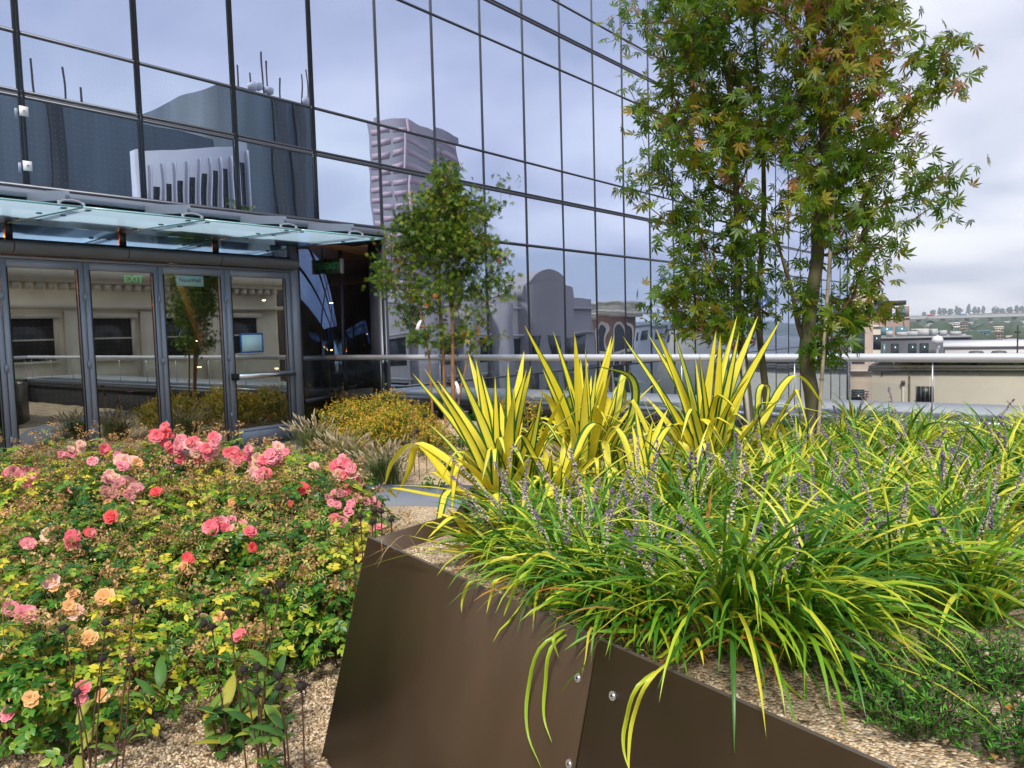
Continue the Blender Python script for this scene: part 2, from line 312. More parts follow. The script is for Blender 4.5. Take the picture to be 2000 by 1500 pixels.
# terrace body and gravel garden
g=G(); g.box((-19,-9,-22),(4.3,9.55,-.25)); struct(g,'terrace_podium',pmat('podium',(.2,.2,.21),.8))
MOUND=[(-6.9,7.2,1.5,.42),(-8.0,6.9,1.2,.20),(-5.6,6.7,1.3,.18)]
def gz(x,y):
    z=0
    for cx,cy,r,h in MOUND:
        d=((x-cx)**2+(y-cy)**2)/r**2
        if d<1: z=max(z,h*(1-d)**1.5)
    return z+.012*math.sin(x*5.1+y*2.3)*math.sin(y*4.7-x*1.3)
n=170; xs=np.linspace(-9.62,4.2,n); ys=np.linspace(-6,8.0,n)
V=[(x,y,gz(x,y)) for y in ys for x in xs]; F=[(j*n+i,j*n+i+1,(j+1)*n+i+1,(j+1)*n+i) for j in range(n-1) for i in range(n-1)]
g=G(); g.add(V,F); struct(g,'gravel_ground',M_grav,smooth=True)
# paved walk: threshold strip along the doors and a curved blue-grey paving band towards the planter
M_pave=pmat('blue_grey_paving',(.15,.17,.21),.6,noise=.12,nscale=3,bump=.2,bscale=80)
g=G(); g.box((-9.62,-6,-.05),(-8.75,6.9,.035)); struct(g,'threshold_paving',M_conc)
def band(pts,w,z0,z1,nm,mat):
    C=catmull([Vector((*p,0)) for p in pts],40); V=[]
    for i,p in enumerate(C):
        t=(C[min(i+1,40)]-C[max(i-1,0)]).normalized(); s_=Vector((-t.y,t.x,0))
        for q,z in ((-w/2,z0),(-w/2,z1),(w/2,z1),(w/2,z0)): V.append(tuple(p+s_*q+Vector((0,0,z))))
    g=G(); g.add(V,[(i*4+j,i*4+j+1,i*4+j+5,i*4+j+4) for i in range(40) for j in range(3)]); return struct(g,nm,mat)
band([(-8.9,2.2),(-7.6,3.3),(-6.3,4.35),(-5.3,5.0),(-4.2,5.6),(-3.2,6.6),(-2.2,7.6)],.75,-.05,.05,'paved_path',M_pave)
# ================================================================== GLASS OFFICE BUILDING
YEND=Y0+25*SP; ZTOP=ZA+3.351*5
B=empty('glass_office_building',(-FD-3,12,-22),'tall glass curtain wall office building with dark mullions mirroring a cloudy sky','building')
def inframe(c):
    x,y,z=proj(c); return z>.5 and -60<x<2060 and -60<y<1560
rows=[(ZC,ZA),(ZA,Z1),(Z1,Z2),(Z2,ZB)]; k=1
while ZB+3.351*(k-1)<ZTOP-.1:
    b=ZA+3.351*k; rows+=[(b,b+.63),(b+.63,b+2.661),(b+2.661,b+3.351)]; k+=1
low=[(ZC-2.49,ZC),(ZC-2.49-3.3,ZC-2.49),(ZC-9.2,ZC-5.79),(ZC-15,ZC-9.2)]
panes=[]
for n_ in range(-4,25):
    ya,yb=Y0+n_*SP,Y0+(n_+1)*SP
    for (za,zb) in rows+(low if n_>=4 else []):
        cs=[proj((-FD,y,z)) for y in (ya,yb) for z in (za,zb)]
        vis=any(-50<c[0]<2050 and -50<c[1]<1550 for c in cs); X=[max(0,min(2000,c[0])) for c in cs]; Y=[max(0,min(1500,c[1])) for c in cs]
        panes.append((-(max(X)-min(X))*(max(Y)-min(Y)) if vis else 0,ya,yb,za,zb,n_))
panes.sort(key=lambda q:q[0]); rest=G()
for i,(a,ya,yb,za,zb,n_) in enumerate(panes):
    mt=M_glassD if (zb<=Z1+.01 and n_<=4) or zb<=ZC+.01 else M_glassU
    t1,t2=random.gauss(0,.0018),random.gauss(0,.0018); hw,hh=(yb-ya)/2,(zb-za)/2
    V=[(-FD+t1*sy*hw+t2*sz*hh,(ya+yb)/2+sy*(hw-.012),(za+zb)/2+sz*(hh-.012)) for sy,sz in ((-1,-1),(1,-1),(1,1),(-1,1))]
    if i<99: q=G(); q.add(V,[(0,1,2,3)]); q.build('glass_pane',mt,B)
    else: rest.add(V,[(0,1,2,3)],mi=0 if mt is M_glassU else 1)
o=rest.build('distant_glass_panes',[M_glassU,M_glassD],B); o['kind']='stuff'
for n_ in range(-4,26):
    y=Y0+n_*SP; z0=ZC-15 if n_>=4 else ZC; q=G()
    w_,o_=(.030,.018) if n_<=3 else (.021,.012)
    for dy in (-1,1): q.box((-FD-.03,y+dy*w_*.6-w_*.4,z0),(-FD+o_,y+dy*w_*.6+w_*.4,ZTOP))
    q.box((-FD-.05,y-w_*.19,z0),(-FD+o_-.008,y+w_*.19,ZTOP),mi=1); q.build('mullion',[M_mull,M_mulle],B)
zl=sorted({z for r in rows+low for z in r})
for z in zl:
    big=min(abs(z-(ZA+3.351*k)) for k in range(6))<.05; y0_=Y0-4*SP if z>=ZC-.01 else Y0+4*SP
    q=G()
    if big: 
        q.box((-FD-.03,y0_,z-.042),(-FD+.014,YEND,z-.013)); q.box((-FD-.03,y0_,z+.013),(-FD+.014,YEND,z+.042)); q.box((-FD-.05,y0_,z-.012),(-FD+.008,YEND,z+.012),mi=1)
    elif abs(z-ZC)<.01: q.box((-FD-.03,y0_,z-.02),(-FD+.02,YEND,z+.03)); q.box((-FD-.06,y0_,z-.11),(-FD+.055,Y0+4*SP,z-.022),mi=1)
    else: q.box((-FD-.03,y0_,z-.018),(-FD+.013,YEND,z+.018))
    q.build('transom',[M_mull,M_sill if abs(z-ZC)<.01 else M_mulle],B)
q=G(); q.box((-FD-14,YEND-.05,-22),(-FD+.06,YEND+.12,ZTOP)); q.box((-FD-.25,YEND-2,-22),(-FD-.06,YEND,ZTOP)); q.build('end_wall',M_glassU,B)
# little white fixing plates on the second mullion
for z in (3.98,3.42): q=G(); q.box((-FD+.056,Y0-.042,z-.05),(-FD+.066,Y0+.042,z+.05)); q.tube([(-FD+.066,Y0,z),(-FD+.072,Y0,z)],.014,8,mi=1); q.build('fixing_plate',[pmat('plate_white',(.7,.7,.72),.4),M_steel],B)
# soffit above the recess and pier at its end
q=G(); q.box((-DD-1.6,-2,3.0),(-FD-.07,Y0+4*SP+.02,ZC-.02)); q.build('soffit',pmat('soffit',(.03,.032,.036),.6),B)
q=G(); yq=Y0+4*SP; q.box((-FD-.34,yq-.02,-16),(-FD-.06,yq+.03,ZC-.02)); q.box((-FD-.05,yq-.03,-16),(-FD+.03,yq+.03,ZC-.11)); q.build('end_pier',M_mull,B)
# ---- folding door wall
ys_=[2.2,3.106,3.974,4.872,5.80,6.86]
ZD=2.52
q=G(); q.box((-DD-.05,1.3,ZD),(-DD+.04,6.9,ZD+.03)); q.box((-DD-.06,6.875,0),(-DD+.05,6.985,2.98)); q.box((-DD-.05,6.99,.0),(-DD+.0,7.03,2.98),mi=1); q.build('door_surround',[M_frame,M_mulle],B)
for i,(ya,yb) in enumerate(zip(ys_[:-1],ys_[1:])):
    last=i==4; g=G(); a,b=ya+.006,yb-.006; w=.062 if not last else .085; kb=.29 if last else .10; x0,x1=-DD-.03,-DD+.03
    g.box((x0,a,.02),(x1,a+w,ZD-.01)); g.box((x0,b-w,.02),(x1,b,ZD-.01)); g.box((x0,a+w,ZD-.10),(x1,b-w,ZD-.01)); g.box((x0,a+w,.02),(x1,b-w,kb))
    if last:
        for (p_,q_) in (((a+w+.03,.06),(b-w-.03,.066)),((a+w+.03,.25),(b-w-.03,.256)),((a+w+.03,.066),(a+w+.036,.25)),((b-w-.036,.066),(b-w-.03,.25))): g.box((x1,p_[0],p_[1]),(x1+.003,q_[0],q_[1]),mi=1)
    for e_ in (a+w,b-w): g.box((x1-.002,e_-.006,kb),(x1+.004,e_+.006,ZD-.10),mi=1)
    if not last:
        for zz in (.5,1.3,2.1): g.box((x1,b-.012,zz-.04),(x1+.012,b+.02,zz+.04))
    d=g.build('hinged_door' if last else 'folding_door_leaf',[M_frame,M_black],B)
    h=G(); h.add([(-DD,a+w,kb),(-DD,b-w,kb),(-DD,b-w,ZD-.10),(-DD,a+w,ZD-.10)],[(0,1,2,3)]); gp=h.build('glass_pane',M_glassDoor); gp.parent=d
    if last:
        h=G(); zc=1.03; h.box((x1+.045,a+.05,zc-.035),(x1+.085,b-.03,zc+.035)); h.box((x1,a+.015,zc-.045),(x1+.09,a+.085,zc+.045),mi=1); h.box((x1,b-.06,zc-.03),(x1+.06,b-.03,zc+.03)); hb=h.build('push_bar',[M_steel,M_black]); hb.parent=d
        h=G(); h.tube([(x1,a+.035,.86),(x1+.012,a+.035,.86)],.014); hb=h.build('lock',M_steel); hb.parent=d
# narrow header glass, grey hood boxes
for n_ in range(-2,3):
    a,b=Y0+n_*SP+.04,Y0+(n_+1)*SP-.04
    h=G(); h.add([(-DD,a,2.74),(-DD,b,2.74),(-DD,b,2.97),(-DD,a,2.97)],[(0,1,2,3)]); h.build('header_pane',M_glassD,B)
    h=G(); h.box((-DD-.04,a-.06,2.71),(-DD+.03,a,2.99)); h.box((-DD-.04,a,2.705),(-DD+.03,b,2.74)); h.build('header_frame',M_mull,B)
    h=G(); a-=.035; b+=.035; c=[(-DD,2.70),(-DD+.16,2.70),(-DD+.185,2.66),(-DD+.17,2.61),(-DD+.12,2.56),(-DD,2.56)]
    V=[(x,y,z) for y in (a,b) for x,z in c]; h.add(V,[(i,(i+1)%6,6+(i+1)%6,6+i) for i in range(6)]); h.add(V,[(0,1,2,3),(0,3,4,5),(6,9,8,7),(6,11,10,9)]); h.build('hood_box',M_hood,B)
# canopy: glass sheets, joints, blades and clamps
CX0,CX1,CZ0,CZ1=-DD+.02,-7.74,2.905,2.845
ce=[Y0+i*SP for i in range(-3,3)]+[7.03]
for ya,yb in zip(ce[:-1],ce[1:]):
    h=G(); a,b=ya+.010,yb-.010; V=[(CX0,a,CZ0),(CX1,a,CZ1),(CX1,b,CZ1),(CX0,b,CZ0)]; h.add(V,[(3,2,1,0)]); cp=h.build('canopy_glass',M_can,B); h=G(); h.obox(V[1],V[2],.012,.018,off=.0); h.obox(V[0],V[1],.008,.018); h.obox(V[3],V[2],.008,.018); ed_=h.build('glass_edge',pmat('glass_edge',(.25,.5,.55),.2)); ed_.parent=cp
    for fx in (.3,.62,.93):
        for yy in (a+.1,b-.1):
            x=CX0+(CX1-CX0)*fx; z=CZ0+(CZ1-CZ0)*fx; h=G(); h.tube([(x,yy,z-.012),(x,yy,z)],.028,8); hh=h.build('clamp_disc',pmat('disc',(.1,.14,.17),.4,.5)); hh.parent=cp
for i,y in enumerate(ce[1:-1]+[6.75]):
    h=G(); h.obox((CX0,y,CZ0+.012),(CX1,y,CZ1+.012),.016,.02); h.build('canopy_joint',M_black,B)
    h=G(); V=[(-9.2,y-.02,3.07),(-8.05,y-.02,2.95),(-8.05,y-.02,3.04),(-8.5,y-.02,3.10),(-9.2,y-.02,3.17)]; V=[(a,b,c) for a,b,c in V]+[(a,b+.04,c) for a,b,c in V]
    h.add(V,[(i,(i+1)%5,5+(i+1)%5,5+i) for i in range(5)]); h.add(V,[(0,1,2,3),(5,8,7,6)]); h.add(V,[(0,3,4),(5,9,8)]); bl=h.build('support_blade',M_sill,B)
    h=G(); h.tube([(-8.0,y-.10,2.87),(-8.0,y-.10,2.93)],.018); h.tube([(-8.0,y+.12,2.87),(-8.0,y+.12,2.93)],.018); h.tube([(-8.0,y-.10,2.92),(-8.0,y-.05,2.94),(-8.0,y+.02,2.947),(-8.0,y+.08,2.938),(-8.0,y+.12,2.92)],.011); hh=h.build('spider_clamp',M_steel); hh.parent=bl
h=G(); h.box((-9.1,-.5,3.02),(-9.0,8.1,3.075)); 
for i in range(-3,4): h.box((-9.0,Y0+i*SP+.3,3.0),(-8.93,Y0+i*SP+.95,3.05),mi=1)
h.build('gutter_rail',[M_black,M_sill],B)
# angled glass wall beyond the doors
P0=Vector((-DD,7.04,0)); P1=Vector((-10.98,10.0,0)); dr=(P1-P0).normalized()
for t0,t1 in ((0,.42),(.42,.80),(.80,1)):
    a=P0+(P1-P0)*t0+dr*.02; b=P0+(P1-P0)*t1-dr*.02; h=G(); h.add([(a.x,a.y,.62),(b.x,b.y,.62),(b.x,b.y,2.98),(a.x,a.y,2.98)],[(0,1,2,3)]); h.add([(a.x,a.y,.02),(b.x,b.y,.02),(b.x,b.y,.54),(a.x,a.y,.54)],[(0,1,2,3)]); h.build('side_glass_pane',M_glassSide,B)
    h=G(); h.obox((b.x,b.y,0),(b.x,b.y,2.98),.05,.05,up=(1,0,0)); h.obox((a.x,a.y,.58),(b.x,b.y,.58),.06,.07); h.build('side_glass_frame',M_mull,B)
h=G(); h.obox((-10.98,10.05,1.0),(-9.1,10.05,1.0),.05,4.4); h.build('recess_end_glass',M_glassD,B)
# ---- interior seen through the doors
M_in=pmat('interior_wall',(.09,.085,.075),.7); M_wood=pmat('ceiling_timber',(.42,.18,.06),.5,noise=.3,nscale=6)
h=G(); h.box((-19,-4,-.04),(-DD-.06,14,.0)); h.build('interior_floor',pmat('interior_floor',(.12,.12,.115),.25,noise=.15,nscale=2),B)
h=G(); h.obox((-10.9,7.5,1.5),(-11.6,8.9,1.5),.1,2.96); h.build('partition',pmat('pale_partition',(.30,.33,.34),.6),B)
h=G(); h.box((-19,-4,2.99),(-DD-.08,14,3.05)); h.build('interior_ceiling',M_wood,B)
h=G(); h.box((-19.1,-4,0),(-19,14,3)); h.box((-19,14,0),(-9.1,14.1,3)); h.box((-19,-4.1,0),(-9.8,-4,3)); h.box((-15.4,-3,0),(-15.2,3.8,2.99)); h.build('interior_wall',M_in,B)
for a,b in (((-11.2,5.9),(-11.0,6.75)),((-11.6,8.6),(-11.4,9.0))): h=G(); h.obox((a[0],a[1],3.0),(b[0],b[1],0),.16,.22,up=(1,0,0)); h.build('raking_column',pmat('column_concrete',(.12,.125,.125),.8),B)
for y_ in (2.75,4.15,5.35): h=G(); h.obox((-10.3,y_-.35,.62),(-10.0,y_+.02,.02),.04,.05,up=(1,0,0)); h.build('leaning_strut',pmat('strut',(.22,.23,.2),.6),B)
M_warm=emis('warm_lamp',(1,.50,.16),10); 
k=0
lp=[(-12.4,6.9,z) for z in (2.35,1.95,1.55,1.1)]+[(-13.2,7.9,2.25),(-12.2,8.1,2.25),(-11.8,9.3,2.2),(-12.0,9.4,1.3),(-12.2,8.3,1.0),(-13.5,3.5,2.6),(-13.9,2.2,2.6)]
for x,y,z in lp:
    o=empty('pendant_lamp',(x,y,z),'warm pendant lamp hanging inside behind the glass doors','lamp','warm pendant lamps inside the building')
    h=G(); h.tube([(0,0,3-z),(0,0,.06)],.004,6); h.build('cord',M_black,o,local=True); 
    h=G(); h.lathe((0,0,0),[(.012,.08),(.03,.05),(.034,0)],12); h.build('shade',M_black,o,local=True)
    h=G(); h.lathe((0,0,.01),[(.001,.02),(.032,.01),(.032,-.02),(.001,-.03)],12); h.build('bulb',M_warm,o,local=True)
for y_ in (3.0,5.0): 
    h=G(); h.box((-11.6,y_-1.6,2.80),(-11.5,y_+1.2,2.82)); tag(h.build('added_ceiling_glow',emis('added_warm_glow',(1,.45,.14),14)),'added warm orange glow strip under the ceiling behind the '+('left door leaves' if y_<4 else 'door with the push bar'),'added glow strip')  # added glowing strips, no real fixture; they throw warm light on the timber ceiling
# exit signs
def rotM(origin,xd,zd=(0,0,1)):
    xd=Vector(xd).normalized(); zd=Vector(zd); n_=xd.cross(zd); return Matrix.Translation(origin)@Matrix(((xd.x,zd.x,n_.x,0),(xd.y,zd.y,n_.y,0),(xd.z,zd.z,n_.z,0),(0,0,0,1)))
M_green=emis('exit_green',(.02,.40,.10),.35)
M_greend=emis('exit_green_dim',(.012,.20,.06),.02)
o=textmesh('exit_lettering','EXIT',.135,M_green,rotM((-11.2,5.30,2.46),(0,1,0)),bold=.006); tag(o,'green glowing EXIT letters inside above the second door leaf','exit sign')
ex=empty('exit_sign',(-10.35,8.0,2.45),'dark box exit sign with green letters hanging beyond the canopy end','exit sign')
xd=Vector((.86,.50,0)).normalized(); yd=Vector((-xd.y,xd.x,0)); c=Vector((-9.95,7.90,2.68)); ex.location=c
h=G(); h.obox(tuple(c-xd*.13),tuple(c+xd*.13),.06,.22); h.build('housing',pmat('sign_green_dark',(.012,.05,.03),.4),ex)
h=G(); h.obox(tuple(c+xd*.14),tuple(c+xd*.17),.11,.23); h.build('side_plate',pmat('plate_grey',(.5,.52,.55),.4),ex)
h=G(); h.tube([tuple(c+Vector((0,0,.11))),tuple(c+Vector((0,0,.30)))],.012); h.build('stem',M_mull,ex)
textmesh('lettering','EXIT',.14,M_greend,rotM(tuple(c-yd*.036),tuple(xd)),parent=ex,bold=.005)
# paper notices on the glass
h=G(); h.box((-DD+.004,6.02,1.37),(-DD+.007,6.35,1.62)); o=tag(h.build('paper_notice',pmat('blue_lit_paper',(.50,.76,.83),.6)),'blank pale sheet taped inside blue tape to the glass of the door','paper notice')  # white paper; the bluish light on it is put into its colour
h=G()
for lo,hi in (((-DD+.0075,6.0,1.355),(-DD+.0085,6.37,1.38)),((-DD+.0075,6.0,1.61),(-DD+.0085,6.37,1.635)),((-DD+.0075,6.0,1.381),(-DD+.0085,6.025,1.609)),((-DD+.0075,6.345,1.381),(-DD+.0085,6.37,1.609))): h.box(lo,hi)
h.build('blue_tape',pmat('blue_tape',(.02,.12,.42),.5),o)
h=G(); h.box((-DD+.004,5.12,2.27),(-DD+.007,5.50,2.41)); o=tag(h.build('door_maker_sign',pmat('sign_aqua',(.30,.50,.50),.5)),'small pale aqua sign with dark lettering at the top of a door leaf','sign')
textmesh('lettering','NanaWall',.074,M_black,rotM((-DD+.009,5.31,2.345),(0,1,0)),ext=.001,parent=o)
# ================================================================== TERRACE GUARD RAIL
def guard(name,p0,p1,z,label,posts,capw=None,capside=1):
    p0,p1=Vector(p0),Vector(p1); d=(p1-p0).normalized(); s_=Vector((-d.y,d.x,0))*capside
    o=empty(name,(p0.x,p0.y,.6),label,'guard rail')
    h=G(); h.tube([p0+Vector((0,0,z)),p1+Vector((0,0,z))],.042,16); h.build('handrail',M_rail,o,smooth=True)
    Ln=(p1-p0).length; k=int(Ln/posts)
    for i in range(k+1):
        c=p0+d*(i*posts+.02); h=G(); h.obox(c+Vector((0,0,.62)),c+Vector((0,0,z-.03)),.011,.011,up=d); h.build('post',M_alu,o)
        if i<k: 
            a=c+d*.02; b=p0+d*((i+1)*posts-.005); h=G(); h.add([(a.x,a.y,.62),(b.x,b.y,.62),(b.x,b.y,z-.045),(a.x,a.y,z-.045)],[(0,1,2,3)]); h.build('glass_panel',M_rglass,o)
    for q in (.22,.55,.88):
        c=p0+d*(Ln*q); h=G(); h.tube([c+Vector((0,0,z))-d*.012,c+Vector((0,0,z))+d*.012],.0435,16); h.build('rail_joint',M_alu,o,smooth=True)
    h=G(); h.obox(p0+Vector((0,0,.60)),p1+Vector((0,0,.60)),.05,.05); h.build('base_channel',M_sill,o)
    return o
guard('guard_rail',(-10.36,RAILY,0),(4.0,RAILY,0),1.207,'long round aluminium handrail on glass panels along the terrace edge',1.28)
guard('guard_rail',(4.0,RAILY-.05,0),(4.0,-5.0,0),1.207,'round handrail on glass along the street side, seen mirrored in the doors',1.28)
M_cap=pmat('parapet_cap',(.42,.43,.47),.5,.2,noise=.05,nscale=2)
M_pf=pmat('parapet_face',(.05,.052,.06),.5,.2)
M_grate=pmat('grate',(.05,.055,.06),.6)
g=G(); g.box((-10.3,RAILY+.10,-.2),(4.6,RAILY+1.5,.64)); g.box((-10.3,RAILY-.10,.45),(4.6,RAILY+.099,.575),mi=1); g.box((-10.3,RAILY-.04,-.2),(4.6,RAILY+.098,.449),mi=2)
x=-9.9
while x<3.9: g.box((x,RAILY-.104,.515),(x+.02,RAILY-.1005,.545),mi=2); x+=.045
tag(g.build('parapet_wall',[M_cap,M_pf,M_black]),'low parapet with broad pale metal cap and dark face under the long handrail','parapet')
g=G(); g.box((4.05,-6,-.2),(4.7,RAILY-.1,.58)); tag(g.build('parapet_wall',[M_cap]),'low pale parapet along the street side, seen mirrored in the doors','parapet')
# ================================================================== CITY BEYOND THE RAIL
def obb(g,c,yaw,lo,hi,mi=0):
    """box in a frame at c turned by yaw"""
    a,b,c0=lo;d,e,f=hi; V=[(a,b,c0),(d,b,c0),(d,e,c0),(a,e,c0),(a,b,f),(d,b,f),(d,e,f),(a,e,f)]
    cs,sn=math.cos(yaw),math.sin(yaw); V=[(c[0]+x*cs-y*sn,c[1]+x*sn+y*cs,z) for x,y,z in V]
    g.add(V,[(0,3,2,1),(4,5,6,7),(0,1,5,4),(1,2,6,5),(2,3,7,6),(3,0,4,7)],mi=mi)
def zat(py,px,Z): return at(px,py,Z).z
YAWC=_ya-R_(8)
def cityblock(name,px0,px1,pytop,Z,depth,wall,label,cat='building',yaw=None,zb=-22,win=None,glass=None,roof=None,parts=True,grp=None,setback=0):
    """a building whose near face spans two sight lines at distance Z"""
    a=at(px0,pytop,Z); b=at(px1,pytop,Z); ya_=_ya-math.atan((px0-1000)/FPX) if yaw is None else yaw
    if yaw is None:
        n_=Vector((-math.sin(ya_),math.cos(ya_))); bd=Vector((b.x,b.y)); k_=Vector((a.x,a.y)).dot(n_)/bd.dot(n_); b=Vector((bd.x*k_,bd.y*k_,b.z))
    yaw=ya_; w=(Vector((b.x,b.y,0))-Vector((a.x,a.y,0))).length; zt=(a.z+b.z)/2
    o=empty(name,(a.x,a.y,zb),label,cat,grp); cs,sn=math.cos(yaw),math.sin(yaw)
    h=G(); obb(h,(a.x,a.y),yaw,(0,0,zb),(w,depth,zt)); h.build('wall',wall,o)
    h=G(); obb(h,(a.x,a.y),yaw,(-.15,-.15,zt+.003),(w+.15,depth+.15,zt+max(.2,Z*.0015))); h.build('roof',roof or wall,o)
    if win:
        gm=glass or M_cg; nx,nz,ww,wh,z0,dz=win
        if nx*nz<=60:
            for j in range(nz):
                for i in range(nx):
                    cx=w*(i+.5)/nx; z=zt-z0-j*dz; h=G(); obb(h,(a.x,a.y),yaw,(cx-ww/2,-.06,z-wh),(cx+ww/2,.0-.003,z)); wn=h.build('window',gm,o)
        else:
            h=G()
            for j in range(nz):
                for i in range(nx):
                    cx=w*(i+.5)/nx; z=zt-z0-j*dz; obb(h,(a.x,a.y),yaw,(cx-ww/2,-.06,z-wh),(cx+ww/2,-.003,z))
            q=h.build('window_rows',gm,o); q['kind']='stuff'
    return o,a,w,yaw,zt
M_cg=pmat('city_window',(.02,.035,.045),.15,.0); M_cgl=pmat('city_window_pale',(.12,.24,.28),.15,.2)
M_beige=pmat('beige_stucco',(.46,.41,.34),.9,noise=.05,nscale=.6,bump=.15,bscale=8); M_darkt=pmat('dark_trim',(.06,.05,.045),.6)
# beige flat roofed block
o,a,w,yaw,zt=cityblock('stucco_building',1703,2150,716,40,16,M_beige,'long beige rendered building with white flat roof and one barred window',roof=M_darkt,yaw=math.atan2(1.06,6.68))
def loc(x,y,z): return (a.x+x*math.cos(yaw)-y*math.sin(yaw),a.y+x*math.sin(yaw)+y*math.cos(yaw),z)
h=G(); obb(h,(a.x,a.y),yaw,(.1,.25,zt+.11),(w-.1,15.8,zt+.20)); h.build('white_roof_sheet',M_white,o)
h=G(); obb(h,(a.x,a.y),yaw,(-.18,-.18,zt-.07),(w,-.151,zt+.05)); h.build('gutter',M_darkt,o)
h=G(); obb(h,(a.x,a.y),yaw,(2.05,-.03,zt-1.62),(2.85,-.003,zt-.85)); wn=h.build('window',pmat('grille_dark',(.012,.014,.016),.4),o)
h=G()
for k in range(5): obb(h,(a.x,a.y),yaw,(2.08+k*.19,-.05,zt-1.62),(2.10+k*.19,-.031,zt-.85))
h.build('bars',pmat('bar_grey',(.25,.26,.27),.5),wn)
h=G(); obb(h,(a.x,a.y),yaw,(1.72,-.09,zt-8),(1.80,-.003,zt-.12)); h.build('downpipe',pmat('rust_pipe',(.10,.075,.06),.6),o)
h=G(); obb(h,(a.x,a.y),yaw,(1.42,-.09,zt-4),(1.52,-.003,zt-.72)); h.build('vent_pipe',pmat('cream_pipe',(.5,.46,.4),.6),o)
h=G(); obb(h,(a.x,a.y),yaw,(1.38,-.2,zt-.72),(1.56,-.003,zt-.56)); h.build('vent_hood',M_darkt,o)
h=G(); obb(h,(a.x,a.y),yaw,(.45,-.07,zt-.3),(.50,-.003,zt-.06)); h.build('bracket',M_darkt,o)
h=G(); obb(h,(a.x,a.y),yaw,(.95,.6,zt+.1),(1.03,.68,zt+.42)); h.build('roof_pipe',M_darkt,o)
# stone building left of it with tall window, balcony rails
M_stone=pmat('pinkish_stone',(.40,.32,.27),.85,noise=.12,nscale=.8); M_ribb=pmat('grey_ribbed_wall',(.22,.21,.22),.8,noise=.1,nscale=.5)
o,a,w,yaw,zt=cityblock('stone_building',1648,1706,560,58,14,M_stone,'narrow pinkish stone building with tall window beside the beige block',win=(1,4,.9,2.4,3.4,4.4))
h=G(); 
for k in range(3): obb(h,(a.x,a.y),yaw,(.5,-.5,zat(765+k*5,1680,58)),(w-.3,-.42,zat(765+k*5,1680,58)+.08))
h.build('balcony_rail',pmat('rail_dark',(.08,.08,.09),.5),o)
h=G(); obb(h,(a.x,a.y),yaw,(-.1,-.3,zat(726,1680,58)),(w,-.062,zat(722,1680,58))); h.build('ledge',pmat('pale_ledge',(.5,.46,.42),.8),o)
o,a,w,yaw,zt=cityblock('ribbed_building',1500,1650,718,52,16,M_ribb,'grey ribbed low building with dark roof edge seen under the handrail behind the maples',roof=pmat('roof_dark',(.07,.07,.08),.7),win=(6,2,1.3,1.6,3.1,3.4),glass=M_cgl)
h=G(); obb(h,(a.x,a.y),yaw,(0,1,zt+.1),(w,12,zt+.7)); h.build('roof_plant',M_white,o)
h=G()
for k in range(24): obb(h,(a.x,a.y),yaw,(w*k/24,-.12,zt-12),(w*k/24+.06,-.004,zt-.1))
h.build('ribs',pmat('rib_grey',(.16,.15,.17),.8),o)
# buildings seen left of the maples under and over the rail: roofs below
cityblock('flat_roof_building',1330,1500,735,70,25,pmat('dusty_brick',(.22,.16,.14),.85,noise=.1,nscale=.4),'dusty brick low building under the handrail left of the ribbed one',win=(8,2,1.4,1.8,1.2,3.6))
cityblock('flat_roof_building',1655,1720,640,85,25,pmat('cream_wall',(.48,.44,.38),.85),'cream walled block half hidden by maple leaves left of the grey rooftop flats',win=(4,3,.9,1.6,.8,3.2))
# pink-brown apartments with dark penthouse
M_apt=pmat('pink_brown_brick',(.27,.19,.165),.85,noise=.08,nscale=.3)
o,a,w,yaw,zt=cityblock('brick_apartments',1660,1776,624,125,18,M_apt,'brownish pink brick apartment block with dark stepped penthouse',win=(4,4,1.8,1.5,1.2,3.1),glass=M_cgl)
for lo,hi,t in (((.5,1,zt+.3),(w*.72,14,zt+2.3),0),((w*.1,1.5,zt+2.31),(w*.55,12,zt+3.1),0),((w*.4,3,zt+2.32),(w*.97,12,zt+3.0),0),((w*.82,.02,zt+.32),(w-.02,9,zt+2.0),1)):
    h=G(); obb(h,(a.x,a.y),yaw,lo,hi); h.build('penthouse',[pmat('penthouse_dark',(.035,.03,.04),.6),M_apt][t],o)
h=G(); obb(h,(a.x,a.y),yaw,(w*.2,.9,zt+.7),(w*.4,.99,zt+1.9)); h.build('penthouse_window',M_cgl,o); h=G(); obb(h,(a.x,a.y),yaw,(w*.88,-.03,zt+.6),(w*.94,.01,zt+1.7)); h.build('penthouse_window',M_cgl,o)
# grey rooftop flats
M_gflat=pmat('slate_panel',(.085,.09,.11),.6,noise=.05,nscale=.5)
o,a,w,yaw,zt=cityblock('grey_flats',1714,1896,660,88,14,M_gflat,'slate grey rooftop flats with big black windows and red band above the handrail',roof=pmat('light_roof',(.25,.26,.28),.6))
for x0,x1,t in ((.06,.09,1),(.15,.235,0),(.34,.43,0),(.465,.56,0),(.66,.68,1),(.73,.76,1),(.84,.93,1)):
    h=G(); obb(h,(a.x,a.y),yaw,(w*x0,-.1,zt-2.25),(w*x1,-.004,zt-.55)); h.build('window',M_cg if t==0 else M_cgl,o)
h=G(); obb(h,(a.x,a.y),yaw,(0,-.2,zt-3.05),(w*.6,-.004,zt-2.75)); h.build('red_band',pmat('red_band',(.28,.03,.03),.6),o)
for k in range(7): h=G(); x=w*(.1+.12*k); obb(h,(a.x,a.y),yaw,(x,3,zt+.25),(x+J(1.1,.4),5,zt+J(.8,.25))); h.build('roof_unit',pmat('unit_grey',(.38,.39,.41),.6),o)
